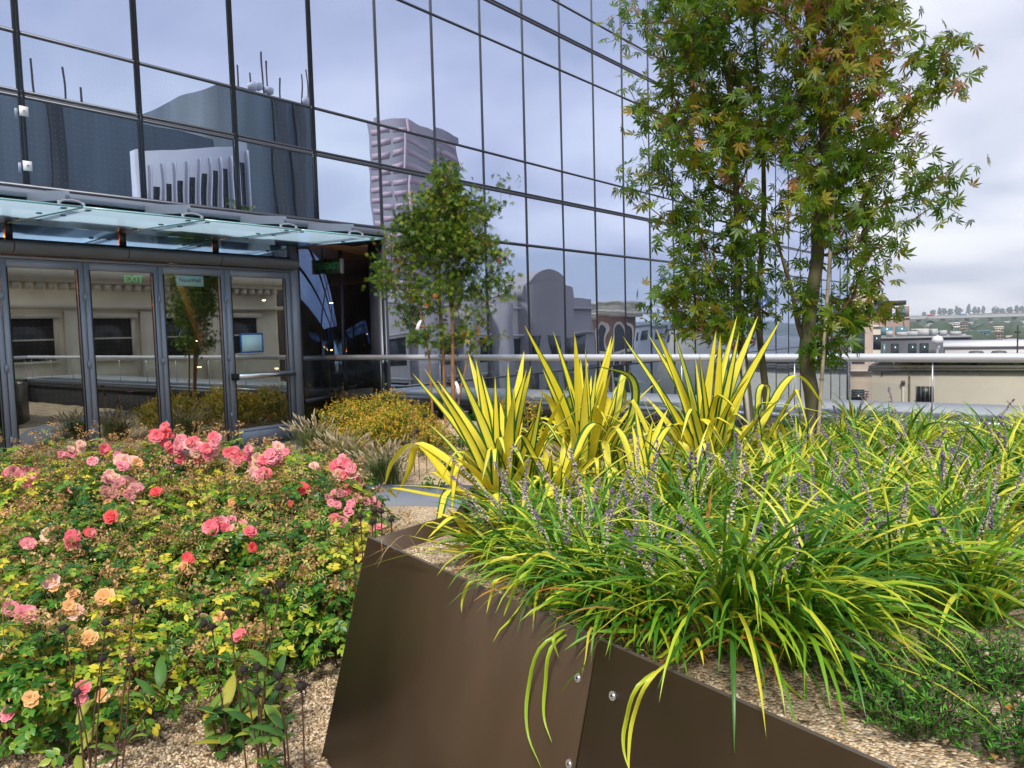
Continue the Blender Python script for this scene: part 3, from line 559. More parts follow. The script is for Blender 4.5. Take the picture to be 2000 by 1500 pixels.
# white roofed hall on the right
o,a,w,yaw,zt=cityblock('white_roof_hall',1846,2100,676,66,18,pmat('white_wall',(.52,.52,.55),.7),'low white hall with round roof vents right behind the handrail',roof=M_white)
for x in (.255,.435,.8): h=G(); c=(a.x+w*x*math.cos(yaw),a.y+w*x*math.sin(yaw)-.25,zt-.55); h.lathe(c,[(.02,.3),(.5,.25),(.62,0),(.5,-.25),(.02,-.3)],14); h.build('round_vent',pmat('vent_dark',(.09,.09,.10),.5),o)
# street lamp globe and pole
o=empty('roof_mast',at(1987,690,64),'thin dark mast on the right rooftop','mast'); h=G(); c=at(1987,690,60); h.tube([c,c+Vector((0,0,2.2))],.06,8); h.box((c.x-.2,c.y-.05,c.z+1.6),(c.x+.2,c.y+.05,c.z+1.75)); h.build('pole',M_darkt,o)
o=empty('globe_vent',at(1831,668,84),'white round vent in front of the slate grey flats','vent'); h=G(); c=at(1831,664,84); h.lathe((c.x,c.y,c.z-.45),[(.1,-1.2),(.15,-.1),(.5,.1),(.6,.45),(.45,.8),(.05,.95)],14); h.build('ball',M_white,o,smooth=True)
# distant blocks
rr=random.Random(5)
CW=[('white',(.62,.62,.62)),('pale grey',(.42,.43,.44)),('cream',(.55,.5,.42)),('brown',(.22,.17,.15)),('blue glass',(.12,.2,.25)),('tan',(.4,.34,.27)),('dark grey',(.13,.14,.15))]
ws=[('single long','flat roof'),('boxy','dark window bands'),('slim','stepped top')]
spec=[(1958,1985,655,260,0),(1895,1932,648,230,4),(1932,1960,650,235,3),(1890,1930,668,170,0),(1862,1875,632,330,0),(1875,1890,630,332,3),(1925,1950,640,420,1),(1965,1978,660,200,5),(1985,2010,652,300,1),(1780,1815,645,300,2),(1815,1845,650,280,1),(1845,1868,652,250,4),(1870,1900,655,240,0),(1790,1850,637,480,1),(1900,1925,636,520,6),(1940,1960,640,380,2),(1975,2010,640,450,5),(1960,1990,668,150,1),(1990,2030,672,140,5),(1770,1800,656,190,4)]
for i,(a_,b_,y_,Z_,c_) in enumerate(spec):
    nm,cc=CW[c_]; lab='%s %s distant block %s'%(nm,['low','boxy','broad','narrow'][i%4],['between the grey flats and the viaduct','right of the slate flats','in front of the far hill','beyond the white hall roof'][i%4]+', %s from the left'%['first','second','third','fourth','fifth','sixth','seventh','eighth','ninth','tenth','eleventh','twelfth','thirteenth','fourteenth','fifteenth','sixteenth','seventeenth','eighteenth','nineteenth','twentieth'][sorted(range(len(spec)),key=lambda q:spec[q][0]).index(i)])
    cityblock('distant_building',a_,b_,y_,Z_,20,pmat('far_'+nm.replace(' ','_'),cc,.8),lab,win=(max(3,int((b_-a_)/5)),4,Z_*.0022,Z_*.0018,Z_*.0012,Z_*.0034),grp='blocks in the distant city')
# elevated motorway decks
M_deck=pmat('deck_concrete',(.38,.38,.38),.8)
for i,(z,Z,nm) in enumerate(((3.0,620,'upper'),(-2.5,560,'lower'))):
    a=at(1700,700,Z);b=at(2300,700,Z*1.02); a.z=b.z=z; o=empty('elevated_motorway',(a.x,a.y,-22),'%s pale concrete motorway deck crossing in front of the hill'%nm,'viaduct')
    h=G(); h.obox(a,b,12,1.5); h.build('deck',M_deck,o)
    h=G(); h.obox(a+Vector((0,0,1.3)),b+Vector((0,0,1.3)),12.2,.7); h.build('parapet',pmat('deck_pale',(.5,.5,.5),.8),o)
    for k in range(14): c=a+(b-a)*(k/13); h=G(); h.obox((c.x,c.y,-22),(c.x,c.y,z-.8),2,3,up=(1,0,0)); h.build('pier',M_deck,o)
for i,(px,c,nm) in enumerate(((1818,(.38,.10,.08),'red'),(1880,(.14,.24,.40),'blue'))):
    c0=at(px,630,610); c0.z=5.2; o=empty('lorry',tuple(c0),'tiny %s lorry on the motorway deck'%nm,'lorry'); h=G(); h.box((c0.x-2.6,c0.y-1.2,c0.z-.6),(c0.x+2.6,c0.y+1.2,c0.z+.9)); h.build('trailer',pmat('lorry_'+nm,c,.5),o); h=G(); h.box((c0.x+2.8,c0.y-1.1,c0.z-.6),(c0.x+4,c0.y+1.1,c0.z+.6)); h.build('cab',M_white,o)
# hill
M_hill=pmat('hill_green',(.05,.075,.04),.9,noise=.5,nscale=.02)
n=120; V=[]; 
for i in range(n+1):
    t=i/n; x=-1600+3600*t; zt=13+7*math.sin(t*7+1)+4*math.sin(t*19)+rr.uniform(-1,1)
    for (yy,z) in ((1500,-22),(1650,zt*.3-5),(1800,zt),(2600,zt-5)): V.append((x+yy*.0,yy,z))
g=G(); g.add(V,[(i*4+j,(i+1)*4+j,(i+1)*4+j+1,i*4+j+1) for i in range(n) for j in range(3)]); struct(g,'hill',M_hill,smooth=True)
M_ftree=pmat('far_tree',(.045,.07,.045),.9,noise=.4,nscale=.1)
for i,(px,hh) in enumerate(((1822,13),(1835,18),(1843,16),(1856,14),(1868,22),(1873,16),(1892,24),(1903,20),(1911,18),(1920,19),(1944,17),(1957,12),(1972,15),(1985,18),(1996,16),(1805,8))):
    c=at(px,615,1750); zb=12; o=empty('distant_tree',(c.x,c.y,zb),'dark tree on the far hilltop','tree','trees on the far hilltop'); h=G(); h.tube([(c.x,c.y,zb-4),(c.x,c.y,zb+hh*.4)],1,6); h.build('trunk',M_ftree,o)
    h=G(); T=40; P=RG.normal(size=(T,3)); P=nrm(P)*RG.random((T,1))**.4; tall=hh>17
    for q in P:
        r=(1-(q[2]+1)/2*(.75 if tall else .2)); cc=np.array([c.x+q[0]*r*hh*(.28 if tall else .5),c.y+q[1]*r*hh*.3,zb+hh*.5+q[2]*hh*.5]); h.lathe(cc,[(.1,-2.2),(2.2,-.5),(1.8,1),(.1,2.2)],6)
    h.build('crown',M_ftree,o)
h=G()
for k in range(420):
    Z_=rr.uniform(170,1300); c=at(rr.uniform(1690,2080),640,Z_); s_=rr.uniform(2.5,5.5)*(1+Z_*.0008); h.lathe((c.x,c.y,-22+rr.uniform(6,15)+Z_*.004),[(.1,-12),(s_*.8,-2),(s_,1),(s_*.6,s_*.8),(.1,s_*1.1)],6)
tag(h.build('far_woodland',M_ftree),'dark treetops between the distant blocks below the hill','trees',kind='stuff')
# ================================================================== BUILDINGS ACROSS THE STREET (seen mirrored in the glass)
M_terra=pmat('terracotta_stone',(.76,.67,.52),.85,noise=.12,nscale=.8,bump=.3,bscale=4); M_wd=pmat('dark_window',(.02,.022,.025),.2)
o=empty('ornate_stone_building',(20,14,-22),'ornate pale stone building with dentil cornice, mirrored in the folding doors','building')
h=G(); h.box((20,-14,-22),(29,27,4.4)); h.build('wall',M_terra,o)
h=G(); h.box((19.4,-14.2,4.403),(29,27.2,4.6)); h.box((19.1,-14.4,4.603),(29.2,27.4,5.1)); h.box((19.6,-14.2,3.2),(19.998,27.2,3.4)); h.build('cornice',M_terra,o)
h=G(); y=-14
while y<27: h.box((19.5,y,4.1),(19.998,y+.22,4.4)); y+=.5
h.build('dentils',M_terra,o)
for k in range(11):
    y=-12.4+k*3.6
    for zb,zt in ((.75,2.75),(-3.6,-1.2)):
        h=G(); h.box((19.93,y,zb),(19.997,y+1.9,zt)); wn=h.build('window',M_wd,o); h=G()
        h.box((19.8,y-.18,zb-.15),(19.929,y+2.08,zb)); h.box((19.85,y-.18,zb),(19.999,y-.002,zt)); h.box((19.85,y+1.902,zb),(19.999,y+2.08,zt)); h.box((19.88,y,(zb+zt)/2-.04),(19.929,y+1.9,(zb+zt)/2+.04)); h.box((19.75,y-.3,zt+.002),(19.999,y+2.2,zt+.25)); fr_=h.build('surround',M_terra); fr_.parent=wn
    h=G(); h.box((19.7,y-1.25,-4),(19.996,y-.5,3.1)); h.box((19.66,y-1.15,-3.6),(19.699,y-.6,2.8)); h.build('pilaster',M_terra,o)
# low cornice balustrade building with bays
M_bay=pmat('mauve_stone',(.33,.295,.29),.85,noise=.08,nscale=.4)
o=empty('bay_front_building',(30,55,-22),'grey stone building with curved bay and arched parapet, mirrored in the glass wall','building')
h=G(); h.box((30,43.2,-22),(42,76,5.2)); h.build('wall',M_bay,o)
h=G(); V=[]; k=24
for i in range(k+1):
    a=PI*i/k; 
    for z in (-22,6.3): V.append((30-2.2*math.sin(a),66-4.4*math.cos(a),z))
h.add(V,[(2*i,2*i+1,2*i+3,2*i+2) for i in range(k)]); h.build('curved_bay',M_bay,o,smooth=True)
h=G(); V=[(29.6,61.4,5.0),(29.6,70.6,5.0)]+[(29.6,70.6-9.2*i/12,6.1+1.7*math.sin(PI*i/12)) for i in range(13)]; n=len(V); V2=V+[(33,y,z) for x,y,z in V]
h.add(V2,[(i,(i+1)%n,n+(i+1)%n,n+i) for i in range(n)]); 
for i in range(2,n-1): h.add(V2,[(0,i,i+1)]); 
h.add(V2,[(0,1,2)]); h.build('arched_parapet',M_bay,o)
for y in (48,53,58): h=G(); h.box((28.8,y-1.3,-22),(29.997,y+1.3,4.6)); h.build('pier_bay',M_bay,o)
for z in (-1.2,-5.0,-8.8,2.2):
    h=G(); h.box((29.7,43.1,z+2.5 if z<2 else 4.0),(29.999,76,z+2.75 if z<2 else 4.2)); h.build('string_course',pmat('pale_band',(.45,.42,.42),.8),o)
    if z>2: continue
    for y in (44.8,50.5,55.5,60.2,72.5): h=G(); h.box((29.9,y-1.4,z),(29.996,y+1.4,z+2.3)); h.build('window',M_wd,o)
    for a in (.22,.41,.6,.79): a*=PI; h=G(); yc=66-4.4*math.cos(a); xc=30-2.2*math.sin(a); h.box((xc-.1,yc-.9,z),(xc+.35,yc+.9,z+2.1)); h.build('window',M_wd,o)
h=G()
for k in range(10): h.tube([(33,44+k*1.7,5.2),(33,44+k*1.7,6.4)],.04,6)
h.tube([(33,44,6.4),(33,59.3,6.4)],.04,6); h.tube([(33,44,5.9),(33,59.3,5.9)],.04,6); h.build('roof_railing',M_mull,o)
# arcaded brick building with heavy balustraded cornice
M_bred=pmat('brick_red',(.22,.11,.08),.85,noise=.1,nscale=.5)
o=empty('arcaded_brick_building',(40,95,-22),'red brick building with tall pale arches and jutting cornice, mirrored in the glass wall','building')
h=G(); h.box((40,84,-22),(56,103,3.2)); h.build('wall',M_bred,o)
h=G(); h.box((39,83.4,3.203),(57,104.5,3.6)); h.box((38.4,82.8,3.603),(57,105.2,4.0)); h.box((38.7,83.2,5.0),(57,105,5.4)); h.box((39.2,83.6,4.0),(56,104.6,4.6)); h.build('cornice',M_terra,o)
h=G(); y=83.3
while y<105: h.box((38.75,y,4.602),(39.0,y+.22,4.998)); y+=.55
h.build('balusters',M_terra,o)
for k in range(5):
    y=86+k*3.7; h=G(); V=[];n=16
    for R2 in (1.45,1.05):
        V+=[(39.9,y-R2,-14)]+[(39.9,y-R2*math.cos(PI*i/n),1.0+R2*math.sin(PI*i/n)) for i in range(n+1)]+[(39.9,y+R2,-14)]
    q=n+3; h.add(V,[(i,i+1,q+i+1,q+i) for i in range(q-1)]); h.build('arch_surround',M_terra,o)
    h=G(); V=[(39.96,y-1.05,-14)]+[(39.96,y-1.05*math.cos(PI*i/n),1.0+1.05*math.sin(PI*i/n)) for i in range(n+1)]+[(39.96,y+1.05,-14)]
    for i in range(1,n+2): h.add(V,[(0,i,i+1)])
    wn=h.build('arched_window',M_wd,o)
    for z in (-2.2,-6,-10): h=G(); h.box((39.7,y-1.0,z),(39.95,y+1.0,z+.5)); b_=h.build('spandrel',M_terra); b_.parent=wn
# dark tower with antennas
M_dk=pmat('dark_tower',(.075,.10,.125),.6,noise=.25,nscale=.5,stretch=(1,1,.08))
o=empty('dark_tower',(60,40,-22),'big dark grey office tower with rooftop antennas, mirrored in the glass','tower')
h=G(); h.box((60,14,-22),(90,47.2,24.0)); h.build('wall',M_dk,o)
for y in (30.5,55.2,57.6): h=G(); h.box((59.6,y-.7,-22),(59.999,y+.7,23.8 if y<47 else 29.4)); h.build('dark_slot',M_wd,o)
h=G(); h.box((60,47.3,-22),(80,60.2,29.6)); h.build('penthouse',M_dk,o)
for y,hh in ((29,4),(31.5,4),(33,2.5),(39,3),(50.3,3),(52,2.5),(53.8,6),(54.4,5),(56.3,3),(59,4),(60,5)): h=G(); h.tube([(61,y,23.9),(61,y,(24 if y<47 else 29.6)+hh*.9)],.10,6); h.build('antenna',M_darkt,o)
for y,z in ((52.2,31.2),(53.0,31.5),(54.6,31.4),(59.6,31.3)): h=G(); h.lathe((61,y,z-.8),[(.05,-.6),(.6,-.3),(.7,.2),(.1,.5)],10); h.build('dish',M_white,o)
# white fin building
M_fin=pmat('white_fins',(.50,.50,.55),.7,noise=.05,nscale=.5)
o=empty('white_fin_building',(30,26,-22),'pale building with narrow tall dark window slots, mirrored in the glass','building')
V=[(30,23.5,-22),(30,31.2,-22),(30.9,31.2,-22),(30.9,23.5,-22),(30,23.5,13.5),(30,31.2,15.3),(30.9,31.2,15.3),(30.9,23.5,13.5)]
h=G(); h.add(V,[(4,5,6,7),(0,1,5,4),(1,2,6,5),(2,3,7,6),(3,0,4,7)]); h.build('wall',M_fin,o)
for k in range(9):
    y=23.8+k*.83; h=G(); h.box((29.9,y,-10),(29.998,y+.34,11.5+k*.27)); h.build('window_slot',M_wd,o)
    h=G(); h.box((29.6,y+.52,-20),(29.999,y+.60,12.9+k*.2)); h.build('fin',M_fin,o)
# banded pink tower
M_tg=pmat('tower_grey',(.22,.20,.225),.7); M_tp=pmat('tower_pink',(.50,.35,.39),.6,0)
o=empty('banded_tower',(150,163.5,-22),'tall pinkish tower with horizontal bands of windows, mirrored in the glass','tower')
yaw=math.atan2(33.1,10); c=(150,163.5)
h=G(); obb(h,c,yaw,(0,-12,-22),(34.6,0,67)); h.build('wall',M_tg,o)
zz=[64-3.6*k for k in range(20)]
for z in zz:
    for a_,b_ in ((.9,8.0),(9.2,17),(18.2,25.6),(26.8,33.6)):
        pass
h1,h2=G(),G()
for k,z in enumerate(zz):
    for a_,b_ in ((.9,16),(18.2,33.6)): obb(h1,c,yaw,(a_,.003,z-1.5),(b_,.1,z+.1))
    for a_,b_ in ((-11.3,-6.6),(-5.6,-.9)): obb(h2,c,yaw,(-.1,a_,z-1.5),(-.003,b_,z+.1))
h1.build('window_bands',M_tp,o); h2.build('side_window_bands',M_tp,o)
h=G(); obb(h,c,yaw,(-.25,-.45,-22),(.45,.25,66.8)); h.build('corner_fin',M_tp,o)
# far mirrored skyline
for i,(y,w_,zt,cc) in enumerate(((108,16,3.4,'brown'),(128,22,1.4,'pale grey'),(150,30,.6,'cream'))):
    o=empty('skyline_building',(60,y,-22),'%s low skyline block mirrored beyond the arcaded building'%cc,'building'); h=G(); h.box((60,y,-22),(80,y+w_,zt)); h.build('wall',pmat('far_'+cc.replace(' ','_'),(.3,.3,.3),.8),o); h=G(); h.box((59.8,y-.2,zt+.002),(80,y+w_+.2,zt+.5)); h.build('roof',M_tg,o)
    for k in range(6):
        h=G(); h.box((59.9,y+1+k*w_/6.2,zt-2.6),(59.998,y+1+k*w_/6.2+1.6,zt-.9)); h.build('window',M_cg,o)
# ================================================================== RAISED PLANTER
M_brz=pmat('bronze_panel',(.078,.051,.030),.40,.2,noise=.26,nscale=3.2,bump=.05,bscale=3,spec=.5,stretch=(1,1,.35))
M_brze=pmat('bronze_edge',(.16,.13,.11),.4,.5)
BZ=.80; SOIL=.73
TL=Vector((-2.206,1.862,BZ)); TR=Vector((1.35,.944,BZ)); td=(TR-TL).normalized(); out_=Vector((td.y,-td.x,0)); 
PL=empty('raised_planter',(-.4,1.0,0),'large raised planter with dark bronze metal panels fixed by round steel bolts','planter')
seam=1.255
def panel(t0,t1,nm='front_panel'):
    a=TL+td*t0; b=TL+td*t1; ab=a+out_*.215; bb=b+out_*.215; ab.z=bb.z=0; th=-out_*.012
    if t0==0: ab=ab-td*.02
    V=[tuple(v) for v in (ab,bb,b,a,ab+th,bb+th,b+th,a+th)]; g=G(); g.add(V,[(0,1,2,3),(7,6,5,4),(0,4,5,1),(1,5,6,2),(3,7,4,0)]); g.add(V,[(3,2,6,7)],mi=1); return g.build(nm,[M_brz,M_brze],PL)
panel(0,seam-.0035); panel(seam+.0035,(TR-TL).length)
def onpanel(px,py):
    nrm_=(td.cross((TL+out_*.215-Vector((0,0,BZ)))-TL)).normalized(); d=ray(px,py); o=Vector((0,0,CH)); t=(TL-o).dot(nrm_)/d.dot(nrm_); return o+d*t,(-nrm_ if nrm_.dot(d)>0 else nrm_)
for px,py in ((1130,1324),(1198,1359),(1113,1492),(1182,1528)):
    c,n_=onpanel(px,py); g=G(); g.tube([c,c+n_*.004],.0115,8); g.tube([c+n_*.004,c+n_*.0065],[.008,.006],8); g.tube([c+n_*.0045,c+n_*.0072],.003,8,mi=1); g.build('bolt',[pmat('bolt_steel',(.5,.5,.5),.32,.9),M_black],PL)
POLY=[(-2.206,1.862),(-2.215,2.36),(-2.75,3.2),(-3.1,4.2),(-2.9,5.4),(-1.8,6.0),(1.6,5.9),(2.4,3.5),(1.35,.944)]
for (x0,y0_),(x1,y1_) in zip(POLY[:-1],POLY[1:]):
    g=G(); g.obox((x0,y0_,BZ/2-.01),(x1,y1_,BZ/2-.01),.012,BZ-.02+.016); g.build('side_panel',[M_brz],PL)
M_gravB=gravelmat('bed_gravel',COLS_G,125)
g=G(); n=70; xs=np.linspace(-3.3,2.5,n); ys=np.linspace(.9,6.2,n)
def inside(x,y,P=POLY):
    c=False; j=len(P)-1
    for i in range(len(P)):
        if (P[i][1]>y)!=(P[j][1]>y) and x<(P[j][0]-P[i][0])*(y-P[i][1])/(P[j][1]-P[i][1])+P[i][0]: c=not c
        j=i
    return c
cen=np.array([-.6,3.2]); V=[(cen[0],cen[1],SOIL+.02)]; A=[]
ring=[]
for i in range(len(POLY)):
    a=np.array(POLY[i]);b=np.array(POLY[(i+1)%len(POLY)])
    for t in np.linspace(0,1,14)[:-1]: ring.append(a+(b-a)*t)
K=24
for k in range(1,K+1):
    f=k/K
    for r in ring: q=cen+(r-cen)*f*.997; V.append((q[0],q[1],SOIL+.02*(1-f)+.010*math.sin(q[0]*9)*math.sin(q[1]*8)*(1-f**6)-.02*f**8))
m_=len(ring); g.add(V,[(1+(k-1)*m_+i,1+(k-1)*m_+(i+1)%m_,1+k*m_+(i+1)%m_,1+k*m_+i) for k in range(1,K) for i in range(m_)]); g.add(V,[(0,1+i,1+(i+1)%m_) for i in range(m_)])
tag(g.build('planter_gravel',M_gravB,smooth=True),None,None,kind='structure')
# loose pebbles (real stones, one heap)
def ico():
    t=(1+5**.5)/2; v=np.array([(-1,t,0),(1,t,0),(-1,-t,0),(1,-t,0),(0,-1,t),(0,1,t),(0,-1,-t),(0,1,-t),(t,0,-1),(t,0,1),(-t,0,-1),(-t,0,1)])/math.hypot(1,t)
    f=np.array([(0,11,5),(0,5,1),(0,1,7),(0,7,10),(0,10,11),(1,5,9),(5,11,4),(11,10,2),(10,7,6),(7,1,8),(3,9,4),(3,4,2),(3,2,6),(3,6,8),(3,8,9),(4,9,5),(2,4,11),(6,2,10),(8,6,7),(9,8,1)]); return v,f
IV,IF=ico(); IA=np.zeros((12,3))
M_peb=leafmat('pebble',[(0,(.10,.07,.045)),(.25,(.36,.24,.13)),(.5,(.56,.42,.26)),(.75,(.66,.52,.35)),(1,(.80,.70,.56))],trans=0,rough=.7)
def pebbles(name,pts,zf,smin,smax,label):
    pts=np.array(pts); n=len(pts); g=G(); sz=RG.uniform(smin,smax,n)
    for k in range(4):
        sel=slice(k,n,4); p=pts[sel]; T=IV*np.array([1,RG.uniform(.7,.9),RG.uniform(.5,.7)])*(1+RG.normal(0,.09,(12,1)))
        P=np.stack([p[:,0],p[:,1],np.array([zf(x,y) for x,y in p])+sz[sel]*RG.uniform(.1,.6,len(p))],1)
        nz=RG.normal(0,.35,(len(p),3))+[0,0,1]; scatter(g,T,IF,IA,frames(nz,RG.random(len(p))*6.28),P,sz[sel],RG.random(len(p)))
    o=g.build(name,M_peb,smooth=True); return tag(o,label,'gravel',kind='stuff')
def samp(poly,n,bb):
    out=[]
    while len(out)<n:
        x=random.uniform(bb[0],bb[2]); y=random.uniform(bb[1],bb[3])
        if inside(x,y,poly): out.append((x,y))
    return out
FRONT=[(-3.6,.75),(-2.75,.6),(-2.22,1.64),(-2.23,2.5),(-3.4,3.0),(-4.0,1.9)]
pebbles('loose_gravel',samp(FRONT,30000,(-4.1,.5,-2.2,3.1)),gz,.0045,.0085,'tan gravel spread under the roses and coneflowers in front')
STRIP=[tuple((TL+td*t+(-out_)*q)[:2]) for t,q in ((.02,.02),(2.6,.02),(2.6,.5),(1.2,.45),(.02,.45))]
pebbles('planter_pebbles',samp(STRIP,17000,(-2.3,1.1,.6,2.4)),lambda x,y:SOIL-.012,.0032,.0062,'pale tan gravel on top of the raised planter along its rim')
# ================================================================== LEAF MATERIALS
GR=(.055,.17,.02)
M_rose=leafmat('rose_leaf',[(0,(.02,.08,.010)),(.3,(.06,.18,.014)),(.55,(.17,.33,.02)),(.77,(.48,.52,.035)),(1,(.78,.62,.06))],edge=(.70,.62,.11),edge_w=(.68,1.8),trans=.25,rough=.4)
M_roseg=leafmat('rose_leaf_green',[(0,(.015,.065,.010)),(.4,(.035,.14,.016)),(.75,(.09,.25,.025)),(1,(.32,.42,.04))],edge=(.6,.6,.10),edge_w=(.7,2.4),trans=.25,rough=.38)
M_spent=leafmat('spent_bloom',[(0,(.14,.065,.035)),(.4,(.38,.21,.08)),(.75,(.62,.41,.18)),(1,(.74,.52,.30))],trans=.2,rough=.8)
M_stemr=pmat('rose_stem',(.09,.06,.03),.7)
M_lir=leafmat('liriope_leaf',[(0,(.035,.13,.012)),(.3,(.07,.22,.014)),(.52,(.18,.38,.018)),(.75,(.46,.56,.03)),(1,(.72,.66,.06))],trans=.26,rough=.36,stripe=.28,spec=.45)
M_dry=leafmat('dry_leaf',[(0,(.45,.17,.03)),(.5,(.55,.28,.07)),(1,(.55,.38,.17))],trans=.2,rough=.6,stripe=.15)
M_yuc=leafmat('yucca_leaf',[(0,(.74,.62,.03)),(.5,(.86,.74,.06)),(.85,(.78,.74,.09)),(1,(.62,.66,.10))],edge=(.035,.12,.018),edge_w=(.42,.98),trans=.25,tip=(.34,.04,(.15,.27,.03)),rough=.38,stripe=.12)
M_yucg=leafmat('yucca_leaf_green',[(0,(.05,.15,.02)),(.5,(.10,.24,.035)),(1,(.25,.38,.04))],edge=(.6,.6,.06),edge_w=(.35,.9),trans=.2,rough=.38,stripe=.45)
M_purp=leafmat('liriope_flower',[(0,(.15,.09,.24)),(.42,(.28,.20,.36)),(.52,(.52,.46,.38)),(1,(.66,.60,.48))],trans=.15,rough=.6)
M_lstem=pmat('liriope_stem',(.22,.17,.10),.6)
M_cone=pmat('seed_head_black',(.022,.014,.012),.9); M_cstem=pmat('coneflower_stem',(.085,.04,.025),.6)
M_cleaf=leafmat('coneflower_leaf',[(0,(.035,.11,.025)),(.5,(.08,.20,.03)),(.85,(.16,.28,.04)),(1,(.5,.42,.06))],edge=(.28,.34,.05),edge_w=(.75,1.6),trans=.28,rough=.5)
M_map=leafmat('maple_leaf',[(0,(.04,.11,.008)),(.35,(.095,.19,.010)),(.62,(.20,.27,.014)),(.84,(.30,.25,.018)),(.95,(.40,.20,.03)),(1,(.38,.14,.09))],trans=.5,rough=.42)
M_maps=leafmat('small_maple_leaf',[(0,(.03,.085,.007)),(.4,(.08,.16,.010)),(.75,(.22,.28,.018)),(.93,(.30,.26,.03)),(1,(.5,.12,.02))],trans=.35,rough=.45)
M_barkg=pmat('maple_bark_green',(.085,.075,.035),.85,noise=.3,nscale=14,bump=.5,bscale=50,stretch=(1,1,.4)); M_barko=pmat('maple_bark_orange',(.26,.13,.06),.8,noise=.25,nscale=14,bump=.4,bscale=50,stretch=(1,1,.4))
M_twig=pmat('maple_twig',(.14,.055,.035),.7)
# ================================================================== ROSES
def petal_tpl(wd=1,cup=.35):
    V=[];A=[];R=3
    for i in range(R+1):
        t=i/R; w=wd*[.25,.75,1.0,.62][i]*.5
        for u in (-1,0,1): V.append((u*w,t,cup*t*t*(1 if i<3 else .75)+abs(u)*.10*t)); A.append((u,t,0))
    F=[(i*3+j,i*3+j+1,i*3+j+4,i*3+j+3) for i in range(R) for j in (0,1)]; return np.array(V),np.array(F),np.array(A)
PT=petal_tpl()
def rosemat(nm,c0,c1,centre): return leafmat('petal_'+nm,[(0,c0),(1,c1)],trans=.3,rough=.55,tip=(.55,0.05,centre),spec=.2)
PETS={'coral':rosemat('coral',(.82,.13,.19),(.88,.27,.30),(.85,.5,.22)),'pink':rosemat('pink',(.82,.24,.32),(.90,.42,.46),(.8,.6,.32)),'red':rosemat('red',(.80,.07,.09),(.86,.16,.15),(.8,.3,.15)),
 'apricot':rosemat('apricot',(.88,.45,.16),(.90,.58,.30),(.85,.6,.2)),'cream':rosemat('cream',(.88,.60,.34),(.88,.70,.52),(.85,.6,.15)),'blush':rosemat('blush',(.86,.50,.42),(.90,.62,.55),(.85,.5,.12)),'faded':rosemat('faded',(.55,.20,.22),(.70,.36,.34),(.6,.4,.3))}
ROSE_ME={}
def rose_mesh(kind,var):
    key=(kind,var)
    if key in ROSE_ME: return ROSE_ME[key]
    g=G(); rings=[(5,1.05,.55,1.0),(5,.85,.95,.85),(5,.62,1.25,.62),(4,.4,1.45,.4)] if kind!='faded' else [(9,1.1,.5,.55),(9,.95,.9,.5),(8,.7,1.2,.45),(6,.5,1.4,.35)]
    for k,(m_,ln,el,wd) in enumerate(rings):
        th=np.arange(m_)/m_*2*PI+k*.6+RG.normal(0,.14,m_); e_=el+RG.normal(0,.12,m_)
        ydir=np.stack([np.cos(th)*np.cos(e_),np.sin(th)*np.cos(e_),np.sin(e_)],1); xdir=np.stack([-np.sin(th),np.cos(th),0*th],1); z=np.cross(xdir,ydir)
        Mx=np.stack([xdir*wd*1.25,ydir*ln,z],2); scatter(g,*PT,Mx,np.zeros((m_,3)),np.full(m_,.034)*RG.uniform(.85,1.1,m_),RG.random(m_))
    if kind in('blush','cream'): 
        n_=14; d=nrm(RG.normal(size=(n_,3))+[0,0,1.5]); scatter(g,IV*.05,IF,IA,frames(d,d[:,0]),d*.012+[0,0,.01],np.full(n_,.04),np.zeros(n_),mi=1)
    o=g.build('rose_blossom',[PETS[kind],PETS['apricot']],smooth=True); me=o.data; bpy.data.objects.remove(o); ROSE_ME[key]=me; return me
BUSH=[]
def mound(px,Zd,r,h,ry=1.0):
    c=at(px,750,Zd); BUSH.append((c.x,c.y,r,h)); return c
bl=[(-40,6.5,.5,.60),(90,6.6,.5,.63),(215,6.4,.46,.66),(330,6.5,.5,.65),(450,6.5,.48,.64),(560,6.4,.45,.60),(655,6.0,.34,.48),
 (-60,5.3,.46,.62),(60,5.2,.42,.6),(180,5.3,.44,.64),(300,5.1,.44,.60),(425,5.2,.45,.60),(545,5.1,.42,.58),(650,4.9,.36,.54),
 (0,4.25,.38,.56),(135,4.2,.38,.58),(265,4.1,.36,.54),(395,4.15,.38,.56),(520,4.1,.36,.54),(640,3.95,.36,.52),
 (-20,3.45,.32,.52),(120,3.4,.33,.52),(250,3.35,.30,.48),(560,3.62,.28,.44),(650,3.55,.25,.42),(430,3.5,.26,.40),
 (-40,2.85,.27,.46),(75,2.85,.27,.44),(175,2.95,.22,.40),(425,3.08,.19,.36)]
for q in bl: mound(*q)
def hfield(x,y):
    z=gz(x,y)
    for cx,cy,r,h in BUSH:
        d=((x-cx)**2+(y-cy)**2)/r**2
        if d<1: z=max(z,h*(.25+.75*(1-d)**.5))
    return z
def onbush(px,py,lift=0):
    d=ray(px,py); o=Vector((0,0,CH)); t=.5/abs(d.z)
    while t<16/FPX*1.0 or t<.012:
        p=o+d*t
        if p.z<hfield(p.x,p.y)+lift: return p
        t+=.02/FPX
    return o+d*t
def lumpy(d,seed):
    return 1+.10*np.sin(d[:,0]*5+seed)+.09*np.sin(d[:,1]*7+seed*2)+.12*np.sin((d[:,0]+d[:,2])*11+seed)+.08*np.sin(d[:,1]*15+seed*3)
